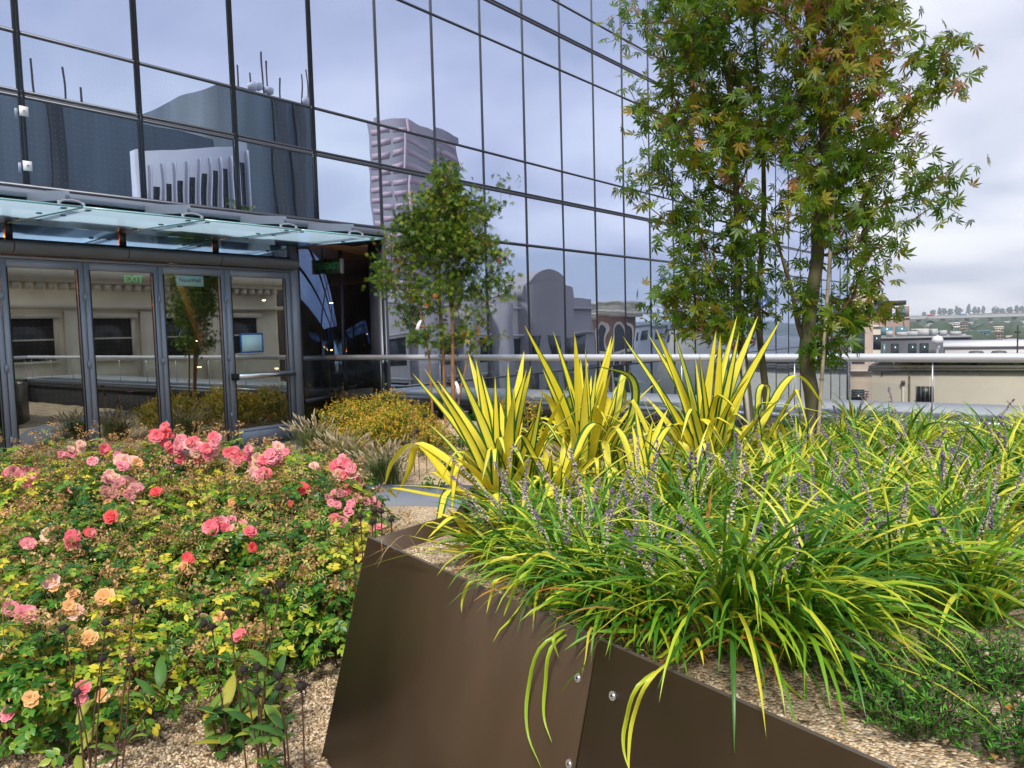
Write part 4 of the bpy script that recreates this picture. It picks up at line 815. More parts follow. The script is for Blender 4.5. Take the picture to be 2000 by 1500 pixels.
def bush(i,cx,cy,r,h,label):
    Zc=proj((cx,cy,.3))[2]; near=Zc<4.6
    root=empty('rose_bush',(cx,cy,0),label,'rose bush','low rose bushes in the gravel bed')
    g=G(); ng=int(560*(r/.4)**2*(1.15 if near else 1)); d=RG.normal(size=(ng,3)); d[:,2]=np.abs(d[:,2])*1.1-.12; d=nrm(d)
    rad=np.where(RG.random(ng)<.7,RG.uniform(.86,1.05,ng),RG.uniform(.45,.9,ng))*lumpy(d,i)
    P=np.stack([cx+d[:,0]*r*rad,cy+d[:,1]*r*rad,np.maximum(.04,h*.28+d[:,2]*h*.74*rad)],1)
    nz=nrm(d*.7+[0,0,.75]+RG.normal(0,.38,(ng,3))); sp_=RG.random(ng)*6.28; Fm=frames(nz,sp_); base=RG.random()*.25-.1
    gr=np.clip(RG.beta(1.3,1.5,ng)+base+.12*np.sin(P[:,0]*7+P[:,1]*9),0,1)
    T=LEAF3 if near else LEAF2; sc=.036 if near else .039
    for (a,off) in ((0,.75),(1.15,.45),(-1.15,.45),(1.35,.05),(-1.35,.05)):
        c_,s_=math.cos(a),math.sin(a); Rz=np.array([[c_,-s_,0],[s_,c_,0],[0,0,1]]); M2=np.einsum('nij,jk->nik',Fm,Rz)
        tl=RG.normal(0,.22,(ng,3)); M2=M2+tl[:,:,None]*np.array([0,0,.5])[None,None,:]
        pp=P+Fm[:,:,1]*(sc*off); scatter(g,*T,M2,pp,sc*RG.uniform(.75,1.2,ng),np.clip(gr+RG.normal(0,.14,ng),0,1))
    g.build('foliage',M_rose if i%3 else M_roseg,root)
    g=G()
    for k in range(9):
        a=random.random()*6.28; q=random.uniform(.3,.95); e_=Vector((cx+math.cos(a)*r*q,cy+math.sin(a)*r*q,h*(1.02-q*q*.5))); b_=Vector((cx+math.cos(a)*.05,cy+math.sin(a)*.05,0)); g.tube([b_,(b_+e_)/2+Vector((0,0,.06)),e_],[.005,.004,.002],5)
    g.build('stems',M_stemr,root)
    # spent brown heads: each a spray of little dry sepals and petals
    g=G(); nh=int(56*(r/.4)**2*random.uniform(.5,1.5)); n_=nh*22; d0=RG.normal(size=(nh,3)); d0[:,2]=np.abs(d0[:,2])+.25; d0=nrm(d0); lm=lumpy(d0,i)
    C=np.stack([cx+d0[:,0]*r*lm*1.07,cy+d0[:,1]*r*lm*1.07,h*.3+d0[:,2]*h*.84*lm],1); idx=np.repeat(np.arange(nh),22)
    P=C[idx]+RG.normal(0,.024,(n_,3))*[1,1,.55]; scatter(g,*LEAF2,frames(RG.normal(size=(n_,3))+[0,0,.5],RG.random(n_)*6.28),P,RG.uniform(.011,.024,n_),np.clip(RG.random(n_)*.6+np.repeat(RG.random(nh),22)*.4,0,1))
    for q in C: g.tube([tuple(q),(cx+(q[0]-cx)*.55,cy+(q[1]-cy)*.55,q[2]*.6),(cx,cy,.05)],.0016,4)
    g.build('spent_blooms',M_spent,root)
    root['_c']=0; del root['_c']; return root
rowtxt=['back row by the doors','second row from the doors','middle row','fourth row from the doors','front row']
BO=[]
side=['at the left edge of the photo','left of centre in its row','in the middle of its row','right of centre in its row','nearest the bronze planter']
labs=[]
def bushlabel(i):
    px,Z,r,h=bl[i]; row=0 if Z>5.9 else 1 if Z>4.6 else 2 if Z>3.8 else 3 if Z>3.3 else 4
    mem=sorted([k for k in range(len(bl)) if (0 if bl[k][1]>5.9 else 1 if bl[k][1]>4.6 else 2 if bl[k][1]>3.8 else 3 if bl[k][1]>3.3 else 4)==row],key=lambda k:bl[k][0]); k=mem.index(i)
    return 'leafy rose bush, %s from the left in the %s'%(['first','second','third','fourth','fifth','sixth','seventh'][k],rowtxt[row])
for i,(cx,cy,r,h) in enumerate(BUSH): BO.append(bush(i,cx,cy,r,h,bushlabel(i)))
def nearest_bush(p): return BO[min(range(len(BUSH)),key=lambda k:(BUSH[k][0]-p.x)**2+(BUSH[k][1]-p.y)**2)]
def blossom(p,kind,sc=1,tilt=None):
    me=rose_mesh(kind,random.randrange(3)); o=bpy.data.objects.new('blossom',me); COL.objects.link(o); b_=nearest_bush(p)
    o.parent=b_; o.location=p-Vector(b_.location); v=Vector((-p.x*.3,-p.y*.3,1.0)).normalized()+Vector((J(0,.55),J(0,.55),0)); o.rotation_euler=v.to_track_quat('Z','Y').to_euler(); o.rotation_euler.rotate_axis('Z',random.random()*6); o.scale=(sc*(.85 if kind=='red' else 1),)*3; return o
FL=[(455,893,5,20,['coral','pink'],1.05),(525,900,5,18,['pink','coral'],1.0),(365,868,5,22,['coral','pink'],1.0),(405,875,4,18,['pink','blush'],1.0),(665,912,4,18,['coral','pink'],1.05),(700,935,4,14,['pink','coral'],1.0),(685,960,4,18,['coral','pink'],.9),(300,850,2,8,['coral'],1.1),(540,885,3,14,['pink'],.9),(30,925,6,16,['pink','faded'],.8),(250,950,5,22,['pink','faded'],.9), # px,py,count,spread px,kinds,size
(312,843,4,17,['coral','red'],1),(330,862,3,20,['coral','pink'],.9),(372,880,8,32,['pink','blush','coral'],1.05),(420,862,3,14,['coral','pink'],1),(402,888,5,25,['pink','coral'],1.05),(335,873,2,10,['coral'],1),
(490,905,9,34,['pink','coral','blush','cream'],1.15),(512,925,3,14,['pink','coral'],1.1),(480,885,3,18,['coral','pink'],1),(560,897,3,30,['pink','faded'],.85),(590,953,2,6,['red'],1.1),
(672,925,7,26,['pink','coral','blush'],1.1),(693,948,3,16,['pink','coral'],1.05),(650,978,6,22,['faded','pink'],.85),(690,992,6,24,['faded','pink'],.85),(725,985,3,12,['faded','pink'],.8),(658,1018,3,14,['pink','coral'],1),(735,1030,2,10,['pink'],.9),
(240,905,3,12,['pink','blush'],1.1),(262,908,2,10,['blush','apricot'],1.1),(235,915,2,8,['pink'],1.0),(225,942,10,20,['faded','blush'],.9),(245,962,10,24,['faded','pink'],.85),(215,968,5,14,['faded'],.85),(213,990,3,8,['coral','apricot'],.85),(217,1014,2,5,['red'],1.15),(302,961,2,7,['red'],1),
(205,878,1,2,['coral'],1.0),(130,885,4,14,['blush','pink'],.85),(50,933,22,20,['faded','pink'],.75),(12,930,1,2,['coral'],.8),(460,988,3,9,['coral','apricot'],.9),(440,1025,7,20,['pink','coral'],1.0),(418,1036,4,10,['coral','pink'],1),(470,1035,4,16,['pink','blush'],.85),(488,1042,2,5,['coral'],.9),
(55,1062,2,6,['pink'],.9),(97,1047,1,1,['cream'],1.25),(145,1057,2,5,['coral'],1),(175,1049,2,5,['red','coral'],.9),(366,1092,1,2,['red'],1.15),(358,1112,1,3,['apricot'],1.1),(492,1074,1,2,['red'],1),
(103,1147,2,5,['blush','apricot'],1.1),(143,1165,1,1,['apricot'],1.2),(204,1171,1,1,['apricot'],1.25),(20,1195,1,1,['pink'],1.1),(51,1208,1,1,['pink'],1.4),(152,1203,1,1,['blush'],1.35),(136,1192,1,1,['apricot'],1),(175,1248,1,1,['apricot'],1.05),(431,1210,1,1,['apricot'],1.2),(467,1251,1,1,['coral'],.9),(397,1210,1,2,['pink'],.9),
(163,1353,1,1,['coral'],1),(160,1367,1,1,['pink'],.8),(61,1375,1,1,['apricot'],1.15),(12,1400,2,6,['coral','pink'],.8),(200,1360,1,1,['apricot'],.9),(155,875,2,6,['blush'],.9),(180,905,1,2,['pink'],.8),(10,1000,1,3,['apricot'],.8),(540,878,2,8,['blush'],.9),(615,915,2,8,['blush','apricot'],.8),(570,990,1,3,['red'],.7),(140,955,1,2,['coral'],.7)]
for px,py,cn,spd,ks,sz in FL:
    for k in range(cn):
        a=random.random()*6.28; q=spd*random.random()**.5; X_,Y_=px+q*math.cos(a),py+q*math.sin(a)*.75; p=onbush(X_,Y_,.03) if py>930 else at(X_,Y_,min(6.2,max(5.2,proj(onbush(px,py+25,.03))[2]))+J(0,.05)); blossom(p+Vector((0,0,random.uniform(0,.02))),random.choice(ks),sz*random.uniform(.9,1.2)*(1.15 if py<960 else .98 if py<1100 else .8))
g=G(); n_=70; pp=samp([tuple((TL+td*t+(-out_)*q)[:2]) for t,q in ((.1,.03),(2.4,.03),(2.4,.9),(.1,.9))],n_,(-2.3,1.0,1.4,3.2)); P=np.array([(x,y,SOIL+.012) for x,y in pp]); scatter(g,*LEAF2,frames(RG.normal(0,.35,(n_,3))+[0,0,1],RG.random(n_)*6),P,RG.uniform(.02,.045,n_),RG.random(n_)); tag(g.build('leaf_litter',M_dry),'dry brown leaf bits scattered on the planter gravel','leaf litter',kind='stuff')
g=G(); n_=160; pp=samp(FRONT,n_,(-4.1,.5,-2.2,3.1)); P=np.array([(x,y,gz(x,y)+.014) for x,y in pp]); scatter(g,*LEAF2,frames(RG.normal(0,.35,(n_,3))+[0,0,1],RG.random(n_)*6),P,RG.uniform(.015,.04,n_),RG.random(n_)); tag(g.build('leaf_litter',M_spent),'dry rose leaves and bits scattered on the front gravel','leaf litter',kind='stuff')
# fallen petals on the gravel
pf=[(250,1306),(330,1458),(155,1480),(60,1480),(270,1440),(212,1495),(120,1470),(20,1450),(390,1425)]
for k,(px,py) in enumerate(pf):
    p=onz(px,py,.012); g=G(); scatter(g,*PT,frames(np.array([[J(0,.4),J(0,.4),1.]]),np.array([random.random()*6])),np.array([[0,0,0.]]),np.array([.026]),np.array([.5])); o=g.build('fallen_petal',PETS[['blush','coral','blush','pink'][k%4]],loc=tuple(p)); tag(o,'single pink rose petal fallen on the gravel','petal','fallen rose petals on the gravel')
# ================================================================== CONEFLOWER STALKS
def conehead(g,c,r,fuzz=1):
    n_=90; d=nrm(RG.normal(size=(n_,3))); P=np.array(c)+d*r*[.75,.75,.6]; scatter(g,LEAF2[0]*[.22,1,.22],LEAF2[1],LEAF2[2],frames(np.cross(d,RG.normal(size=(n_,3))),RG.random(n_)*6),P,np.full(n_,r*.55*fuzz),RG.random(n_))
    scatter(g,IV*[.75,.75,.6],IF,IA,np.eye(3)[None],np.array([c],float),np.array([r]),np.array([0.]))
heads=[(124,1226,160,1500,2.55),(207,1216,180,1480,2.6),(263,1176,228,1495,2.62),(200,1286,190,1460,2.55),(256,1288,240,1480,2.5),(398,1218,232,1478,2.6),(414,1224,430,1330,2.75),(447,1196,472,1420,2.7),(519,1155,518,1470,2.75),(549,1142,512,1430,2.7),(476,1307,505,1480,2.55),(502,1304,512,1440,2.6),(502,1347,530,1490,2.5),(544,1320,556,1480,2.55),(545,1341,560,1495,2.5),(589,1340,594,1500,2.5),(150,1352,170,1500,2.5)]
ordn=['first','second','third','fourth','fifth','sixth','seventh','eighth','ninth','tenth','eleventh','twelfth','thirteenth','fourteenth','fifteenth','sixteenth','seventeenth']
hs=sorted(range(len(heads)),key=lambda k:heads[k][0]+heads[k][1]*.001)
for k,(hx,hy,bx,by,Z) in enumerate(heads):
    top=at(hx,hy,Z); bot=onz(bx,by,0); v=(at(bx,by,Z)-top).normalized(); 
    bot=at(bx,by,Z+.05) ; 
    if bot.z>.02: bot=bot+(bot-top).normalized()*(bot.z/abs((bot-top).normalized().z))
    bot.z=0
    root=empty('coneflower_stalk',tuple(bot),'dry coneflower stalk with %sblack seed head, %s from the left in front'%('big fuzzy ' if k==15 else '',ordn[hs.index(k)]),'coneflower','dry coneflower stalks in the front gravel')
    g=G(); mid=(top+bot)/2+Vector((J(0,.012),J(0,.012),0)); g.tube(catmull([bot,mid,top],8),[.0034]*4+[.0026]*5,6); g.build('stem',M_cstem,root)
    g=G(); conehead(g,tuple(top),.021 if k!=15 else .027,1.15 if k!=15 else 1.7); g.build('seed_head',M_cone,root)
    if k in (0,1,2,5,7,8,9,10,12,13,14,11):
        nl=random.choice((3,4,5)); g=G(); t=RG.uniform(.12,.72,nl); P=np.array([tuple(bot+(top-bot)*q) for q in t]); az=RG.random(nl)*6.28
        
        for q in range(nl): g=G(); blades(g,P[q:q+1],az[q:q+1],RG.uniform(.5,1.1,1),RG.uniform(.6,1.5,1),RG.uniform(.08,.15,1),RG.uniform(.026,.042,1),S_=6,fold=.3,prof=lambda s:np.sin(PI*np.clip(s*.93+.05,0,1))**.8); g.build('leaf',M_cleaf,root)
# low leafy clump of coneflower foliage at the foot of the planter
for (px,py,rr_,nn,lab) in ((510,1440,.14,44,'clump of broad green coneflower leaves beside the planter foot'),(430,1470,.09,18,'smaller clump of coneflower leaves at the bottom edge of the gravel'),(140,1490,.08,12,'small leafy tuft at the bottom left under the roses')):
    c=onz(px,py,0); g=G(); az=RG.random(nn)*6.28; P=np.stack([c.x+RG.normal(0,rr_*.35,nn),c.y+RG.normal(0,rr_*.35,nn),RG.uniform(.0,.16,nn)],1)
    blades(g,P,az,RG.uniform(.3,1.1,nn),RG.uniform(.5,1.3,nn),RG.uniform(.08,.17,nn),RG.uniform(.03,.05,nn),S_=6,fold=.3,prof=lambda s:np.sin(PI*np.clip(s*.93+.05,0,1))**.8)
    root=empty('coneflower_clump',(c.x,c.y,0),lab,'leafy plant'); g.build('leaves',M_cleaf,root); g=G()
    for q in range(6): g.tube([(c.x+J(0,.03),c.y+J(0,.03),0),tuple(P[q])],.003,5)
    g.build('stems',M_cstem,root)
for k,(hx,hy,Z) in enumerate(((704,1009,3.35),(732,997,3.5),(745,999,3.5),(727,1020,3.4),(764,1015,3.45),(690,1035,3.3))):
    top=at(hx,hy,Z); root=empty('coneflower_stalk',(top.x+J(0,.03),top.y,0),'dry coneflower stalk with black head behind the planter corner, %s from the left'%ordn[[1,3,4,2,5,0][k]],'coneflower','dry coneflower stalks behind the planter corner')
    g=G(); g.tube([(root.location.x,root.location.y,0),top],.003,6); g.build('stem',M_cstem,root); g=G(); conehead(g,tuple(top),.021); g.build('seed_head',M_cone,root)
for k,(hx,hy,Z,pink) in enumerate(((805,787,8.2,0),(830,812,8.2,0),(816,842,8.0,0),(852,805,8.4,0),(905,803,8.5,1),(900,838,8.3,0),(1030,790,9,0),(1005,805,8.8,0))):
    top=at(hx,hy,Z); root=empty('coneflower_stalk',(top.x,top.y,gz(top.x,top.y)),('pink coneflower still in bloom behind the striped yucca' if pink else 'dry coneflower with small dark head near the small maple, %s from the left'%ordn[[0,2,1,3,0,4,6,5][k]]),'coneflower',None if pink else 'dry coneflowers near the small maple')
    g=G(); g.tube([(top.x,top.y,gz(top.x,top.y)),top],.005,6); g.build('stem',pmat('stem_orange',(.25,.12,.04),.7),root); g=G(); conehead(g,tuple(top),.035); g.build('seed_head',M_cone,root)
    if pink: g=G(); n_=14; az=np.arange(n_)/n_*6.28; blades(g,np.repeat([tuple(top)],n_,0),az,np.full(n_,1.5),np.full(n_,.5),np.full(n_,.07),np.full(n_,.02),S_=3,fold=0); g.build('petals',leafmat('conepink',[(0,(.7,.12,.35)),(1,(.8,.2,.45))]),root)
# ================================================================== YUCCAS
def yucca(label,basepx,Z,leaves,nrand,spread,seedr,Lr=(.45,.75),green=.0):
    c=at(basepx[0],basepx[1],Z); c.z=SOIL; root=empty('variegated_yucca',tuple(c),label,'yucca','yellow striped yuccas in the raised planter'); g=G(); g2=G()
    for k,pts in enumerate(leaves):
        off=random.uniform(-.25,.25); P=[]
        bx=c+Vector((J(0,.05),J(0,.05),.01)); n_=len(pts)
        P=[bx]+[at(px,py,Z+off*(j+1)/n_) for j,(px,py) in enumerate(pts)]
        for q in P[1:]: q.z=max(q.z,SOIL+.035)
        if n_==1: m=(P[0]+P[1])/2; lat=(P[1]-P[0]); P=[P[0],m+Vector((0,0,.012))+CR*(-.03 if lat.dot(CR)>0 else .03)*min(1,abs(lat.dot(CR))*3),P[1]]
        yaw_=random.gauss(0,.38); sd=(CR*math.cos(yaw_)+Vector((CF.x,CF.y,0)).normalized()*math.sin(yaw_))
        if n_>=2:
            hz=Vector((P[-1].x-P[0].x,P[-1].y-P[0].y,0)); sd=(CR*.55+Vector((-hz.y,hz.x,0)).normalized()*(.75 if Vector((-hz.y,hz.x,0)).dot(CR)>=0 else -.75)).normalized()
        strap(g,P,random.uniform(.037,.056),n=14 if n_==1 else 22,fold=.32,rnd=random.random(),side=sd)
    n_=nrand; az=RG.random(n_)*6.28; P=np.stack([c.x+RG.normal(0,.04,n_),c.y+RG.normal(0,.04,n_),np.full(n_,SOIL)],1)
    blades(g,P,az,RG.uniform(.15,1.15,n_),RG.uniform(.0,.7,n_),RG.uniform(Lr[0],Lr[1],n_),RG.uniform(.036,.056,n_),S_=16,cols=5,kink=np.where(RG.random(n_)<.62,RG.uniform(1.1,2.1,n_),0),k0=RG.uniform(.35,.75,n_),fold=.3,rnd=RG.random(n_),prof=lambda s:np.minimum(1,.6+s*1.5)*np.clip((1-s)/.45,0,1)**.75)
    g.build('leaves',M_yuc,root,smooth=True)
    return root,c
yucca('tallest striped yucca with a fan of upright yellow blades, in front of the big maples',(1385,935),3.9,
 [[(1216,656)],[(1281,641)],[(1304,677)],[(1318,651)],[(1358,700)],[(1366,689)],[(1399,644)],[(1407,652)],[(1440,616)],[(1444,647)],[(1481,616)],[(1524,625)],[(1265,651)],[(1290,760)],[(1340,730)],[(1420,720)],[(1455,760)],
  [(1470,860),(1549,736),(1615,799)],[(1480,880),(1545,772),(1562,776),(1590,883)],[(1477,880),(1478,797),(1520,787),(1641,812)],[(1420,870),(1412,806),(1426,806),(1391,890)],[(1370,870),(1366,826),(1384,823),(1425,891)],
  [(1500,900),(1512,838),(1528,837),(1549,919)],[(1470,850),(1484,762),(1500,760),(1494,812)],[(1340,930),(1290,860),(1222,846),(1213,862)],[(1300,910),(1240,795),(1225,792),(1165,845)],[(1350,930),(1325,868),(1338,868),(1370,950)],[(1390,960),(1380,900),(1398,895),(1400,930)]],54,.05,1)
yucca('striped yucca with splayed blades at the left, above the planter corner',(985,985),3.55,
 [[(805,728)],[(829,719)],[(854,742)],[(892,714)],[(915,689)],[(929,700)],[(941,731)],[(967,735)],[(992,709)],[(1024,684)],[(1038,714)],[(1029,720)],[(1005,760)],[(1060,790)],
  [(930,945),(822,869),(770,900),(752,948)],[(900,960),(822,872),(800,920),(775,985)],[(930,1000),(850,970),(765,955),(778,1020)],[(935,990),(860,930),(836,922)],[(960,1010),(880,975),(855,966)],[(950,960),(900,905),(888,905),(877,968)],[(970,930),(905,882),(893,888)],[(985,940),(975,890),(985,878),(1035,925)],[(1005,930),(1035,885),(1060,880)]],38,.05,2)
yucca('yucca behind the others with tall pointed blades before the glass wall',(1150,905),4.3,
 [[(1024,634)],[(1080,646)],[(1122,650)],[(1143,677)],[(1134,700)],[(1195,655)],[(1200,655)],[(1100,700)],[(1060,720)],[(1165,720)],[(1180,740)],[(1080,790),(1050,760)],
  [(1200,830),(1218,737),(1232,738),(1241,783)],[(1190,850),(1206,765),(1218,764),(1222,800)],[(1110,850),(1062,818),(1040,830),(1030,870)],[(1130,840),(1100,786),(1112,782),(1122,850)],[(1160,860),(1190,790),(1155,765)],[(1240,880),(1290,850),(1310,830)],[(1200,900),(1180,840),(1230,790)],[(1120,890),(1080,840),(1060,835),(1050,900)],[(1110,880),(1060,850),(1030,845)],[(1230,820),(1235,740),(1170,715)]],54,.05,3)
yucca('low yucca with leaves lying flat behind the planter rim',(985,1085),2.8,
 [[(900,1045),(808,1018)],[(900,1068),(795,1045)],[(905,1075),(800,1066)],[(920,1030),(850,1000)],[(930,1040),(870,990)],[(940,1060),(850,1030)],[(1010,1050),(960,1020),(945,1010)],[(930,1055),(840,1060)],[(950,1090),(870,1085)],[(960,1070),(900,1010)],[(970,1110),(905,1105)]],22,.04,4,Lr=(.25,.4))
yucca('small yucca filling the gap between the left and the middle striped ones',(1085,965),3.4,[[(1060,860)],[(1100,850)],[(1130,880),(1160,830),(1190,850)],[(1050,900),(1020,850),(1000,880)]],30,.05,5,Lr=(.3,.5))
yucca('small yucca filling the gap left of the tallest striped one',(1255,950),3.5,[[(1235,830)],[(1275,820)],[(1230,900),(1205,840),(1180,870)],[(1280,880),(1310,835),(1335,870)]],32,.05,6,Lr=(.3,.52))
# ================================================================== LIRIOPE
def spike_mesh(var):
    g=G(); Ln=.26+.05*var; pts=[Vector((0,0,0)),Vector((.01,.01,Ln*.5)),Vector((.03+.01*var,.015,Ln))]; C=catmull(pts,10); g.tube(C,[.0022]*6+[.0014]*5,5)
    n_=70; t=RG.uniform(.42,1,n_); P=np.array([tuple(C[min(9,int(q*10))].lerp(C[min(10,int(q*10)+1)],q*10-int(q*10))) for q in t]); a=RG.random(n_)*6.28; rr_=.0085*(1.15-t*.6)
    P=P+np.stack([np.cos(a)*rr_,np.sin(a)*rr_,RG.normal(0,.002,n_)],1); pur=RG.random(n_)*.4+(.42 if var%2 else .15)+np.where(t<.72,.35,-.1)
    scatter(g,IV,IF,IA,np.repeat(np.eye(3)[None],n_,0),P,RG.uniform(.0022,.0042,n_),np.clip(pur,0,1),mi=1)
    o=g.build('flower_spike',[M_lstem,M_purp],smooth=True); me=o.data; bpy.data.objects.remove(o); return me
SPK=[spike_mesh(v) for v in range(4)]
def add_spike(root,loc,lean,az,sc=1):
    o=bpy.data.objects.new('flower_spike',random.choice(SPK)); COL.objects.link(o); o.parent=root; o.location=loc; o.rotation_euler=(0,lean,az); o.scale=(sc,)*3
def rimclamp(g,x,y,z):
    # blades rest on the gravel and pass over the planter rim
    n2=-np.array([out_.x,out_.y])
    for V in g.v:
        d=(V[:,0]+x-TL.x)*n2[0]+(V[:,1]+y-TL.y)*n2[1]
        lo=np.where(d>.09,.006,np.where(d>.02,.006+(.09-d)/.07*.078,np.where(d>-.02,.084,-9)))
        V[:,2]=np.maximum(V[:,2],lo+(SOIL-z))
def liriope(x,y,n,Lr,label,grp='liriope tufts filling the raised planter',dry=.05,wd=(.007,.0125),spk=5,bendr=(1.0,2.3),azc=None,z=SOIL,warm=0):
    root=empty('liriope_tuft',(x,y,z),label,'liriope',grp); g=G()
    az=RG.random(n)*6.28 if azc is None else np.where(RG.random(n)<.55,RG.normal(azc,.75,n),RG.random(n)*6.28)
    P=np.stack([RG.normal(0,.028,n),RG.normal(0,.028,n),np.zeros(n)],1); Ln=RG.uniform(*Lr,n); rn=np.clip(RG.beta(1.15,1.3,n)+warm,0,1)
    blades(g,P,az,np.abs(RG.normal(.35,.25,n)),RG.uniform(*bendr,n),Ln,RG.uniform(*wd,n),S_=8,power=1.3,fold=.35,rnd=rn,twist=RG.normal(0,.7,n),prof=lambda s:np.minimum(1,.5+s*3)*np.clip((1-s)/.35,0,1)**.6)
    rimclamp(g,x,y,z); g.build('leaves',M_lir,root,smooth=True,local=True)
    nd=int(n*dry*1.3)
    if nd: g=G(); blades(g,P[:nd],RG.random(nd)*6.28,RG.uniform(.5,1.1,nd),RG.uniform(.8,1.6,nd),RG.uniform(.18,.36,nd),RG.uniform(.007,.011,nd),S_=8,fold=.3,twist=RG.normal(0,1.2,nd)); rimclamp(g,x,y,z); g.build('dry_leaves',M_dry,root,smooth=True,local=True)
    for k in range(int(spk*.5+.5)): add_spike(root,(J(0,.04),J(0,.04),random.uniform(.03,.10)),random.uniform(.0,.5),random.random()*6.28,random.uniform(.75,1.0))
    return root
LG=[(1010,1060,2.75,90,(.28,.44),'liriope tuft tangled into the flat leaves of the low yucca',.3,6,None),
(1150,1115,2.55,100,(.3,.46),'liriope tuft with many orange blades behind the rim',.4,7,None),
(1250,1075,2.7,100,(.3,.46),'liriope tuft streaked with orange under the tallest yucca',.4,7,None),
(1180,1235,2.12,80,(.24,.40),'small liriope tuft right on the planter rim above the first bolt',.1,3,-1.5),
(1330,1275,1.97,90,(.26,.44),'small liriope tuft on the rim right of the paired bolts',.2,3,-1.5),
(1560,1340,1.86,80,(.34,.56),'low liriope tuft trailing along the rim towards the lower right',.1,1,-.6),
(1255,1225,2.14,110,(.28,.46),'liriope tuft at the rim right above the paired steel bolts',.2,5,-1.2),
(1085,1160,2.36,90,(.26,.42),'liriope tuft leaning over the rim where two blades hang down',.1,4,-1.3),
(1520,1290,2.0,110,(.4,.62),'liriope tuft whose blades run down to the gravel at the right',.05,3,-.55),
(1640,1235,2.15,100,(.34,.5),'dark green liriope tuft above the creeping needle shrub',.03,5,-.8),
(1900,1230,2.05,120,(.34,.5),'liriope tuft over the bushy needle shrub at the right edge',.03,6,None),
(1180,1180,2.28,90,(.26,.42),'liriope tuft on the rim just left of the seam in the bronze panel',.12,5,None),
(990,1120,2.62,90,(.24,.38),'small liriope tuft beside the planter rim nearest the corner',.14,5,None),
(1350,1085,2.62,110,(.3,.46),'liriope tuft with upright blades midway behind the big front one',.12,8,None),
(1490,1090,2.7,110,(.3,.46),'liriope tuft with lavender spikes standing above the big front one',.04,9,None),
(1700,1085,2.75,120,(.32,.48),'liriope tuft right of the lavender spikes, in the third rank',.04,7,None),
(1850,1080,2.7,120,(.32,.5),'liriope tuft with tall cream spikes left of the photo edge',.04,9,None),
(1560,1215,2.2,110,(.3,.5),'liriope tuft squeezed between the big front one and the broad right one',.04,5,-.8),
(1430,1300,1.95,140,(.4,.66),'big front liriope tuft spilling its long blades towards the planter rim',.09,9,-1.1),
(1760,1225,2.15,150,(.38,.58),'broad liriope tuft at the right above the dark needle shrub',.03,8,None),
(1120,1165,2.35,120,(.28,.44),'liriope tuft near the planter rim left of the big front one',.09,7,None),
(1290,1150,2.4,110,(.28,.42),'liriope tuft behind the big front one, mixed with orange dry leaves',.18,8,None),
(1600,1130,2.55,120,(.3,.46),'liriope tuft with dark purple spikes between the two largest ones',.03,9,None),
(1930,1150,2.4,130,(.3,.48),'liriope tuft at the right edge of the photo',.03,8,None),
(1040,1090,2.75,100,(.26,.4),'liriope tuft under the left striped yucca',.14,7,None),
(1190,1060,2.85,100,(.26,.42),'liriope tuft in front of the middle yucca with orange blades',.25,8,None)]
for px,py,Z,n_,Lr,lab,dry,sk,azc in LG:
    c=at(px,py,Z); liriope(c.x,c.y,n_,Lr,lab,dry=dry,spk=sk,azc=azc)
# proto tufts for the mass behind
protos=[liriope(-.5+.3*k,4.8,84,(.26,.44),'liriope tuft with arching green blades in the mass behind','liriope tufts in the mass behind the front ones',dry=.12+.1*(k==1),spk=3,wd=(.009,.014),bendr=(.7,1.7),warm=.05*k) for k in range(5)]
spots=[]
for Zr,step,px0,px1 in ((2.95,.24,1330,2100),(3.2,.25,1040,2120),(3.5,.26,1080,2120),(3.8,.27,1240,2130),(4.1,.28,1480,2140),(4.45,.29,1560,2150),(4.85,.3,1560,2160),(5.3,.32,1560,2170)):
    px=px0
    while px<px1:
        c=at(px+J(0,20),750,Zr+J(0,.08)); 
        if inside(c.x,c.y) and not (Zr>=3.6 and px<1345): spots.append((c.x,c.y,Zr))
        px+=step/Zr*FPX
for k,(x,y,Zr) in enumerate(spots):
    o=protos[k] if k<5 else copy_tree(protos[k%5]); o.location=(x,y,SOIL); o.rotation_euler=(0,0,random.random()*6.28); s_=random.uniform(.85,1.12)*(.68 if (Zr>=3.1 and proj((x,y,SOIL))[0]<1345) else .82 if Zr>=4.3 else 1); o.scale=(s_,s_,s_*random.uniform(.9,1.1))
# single long blades hanging over the rim
hang=[([(1150,1215),(1085,1260),(1048,1350),(1048,1430),(1076,1500)],2.0,1.75),([(1150,1218),(1105,1260),(1082,1340),(1080,1400),(1096,1450)],2.02,1.85),([(1360,1265),(1280,1330),(1240,1410),(1236,1460),(1250,1510)],1.85,1.6),([(1350,1262),(1300,1320),(1255,1400),(1246,1470),(1248,1520)],1.86,1.62),([(1150,1210),(1110,1240),(1108,1285)],2.1,2.0),
([(1060,1110),(1000,1130),(975,1165),(966,1200)],2.5,2.35),([(1080,1100),(1050,1120),(1010,1180),(1000,1205)],2.45,2.3),([(1000,1130),(950,1135),(920,1170),(917,1198)],2.5,2.42),([(930,1080),(860,1080),(790,1090),(716,1112)],2.75,2.62)]
c0=at(1130,1200,2.3)
hb=empty('hanging_blades',(c0.x,c0.y,SOIL),'few long narrow green blades hanging down over the bronze panel','liriope'); g=G()
for pts,Za,Zb in hang:
    P=[]
    for j,(px,py) in enumerate(pts):
        q=at(px,py,Za+(Zb-Za)*j/(len(pts)-1)); 
        pc,pn=onpanel(px,py)
        if py>1000 and q.z<BZ+.01 and j>=1: q=pc+pn*.03*(1 if j>1 else 1.5)
        P.append(q)
    strap(g,P,.0095,n=18,fold=.3,rnd=random.uniform(.6,.9),side=CR)
g.build('leaves',M_lir,hb,smooth=True)
g=G()
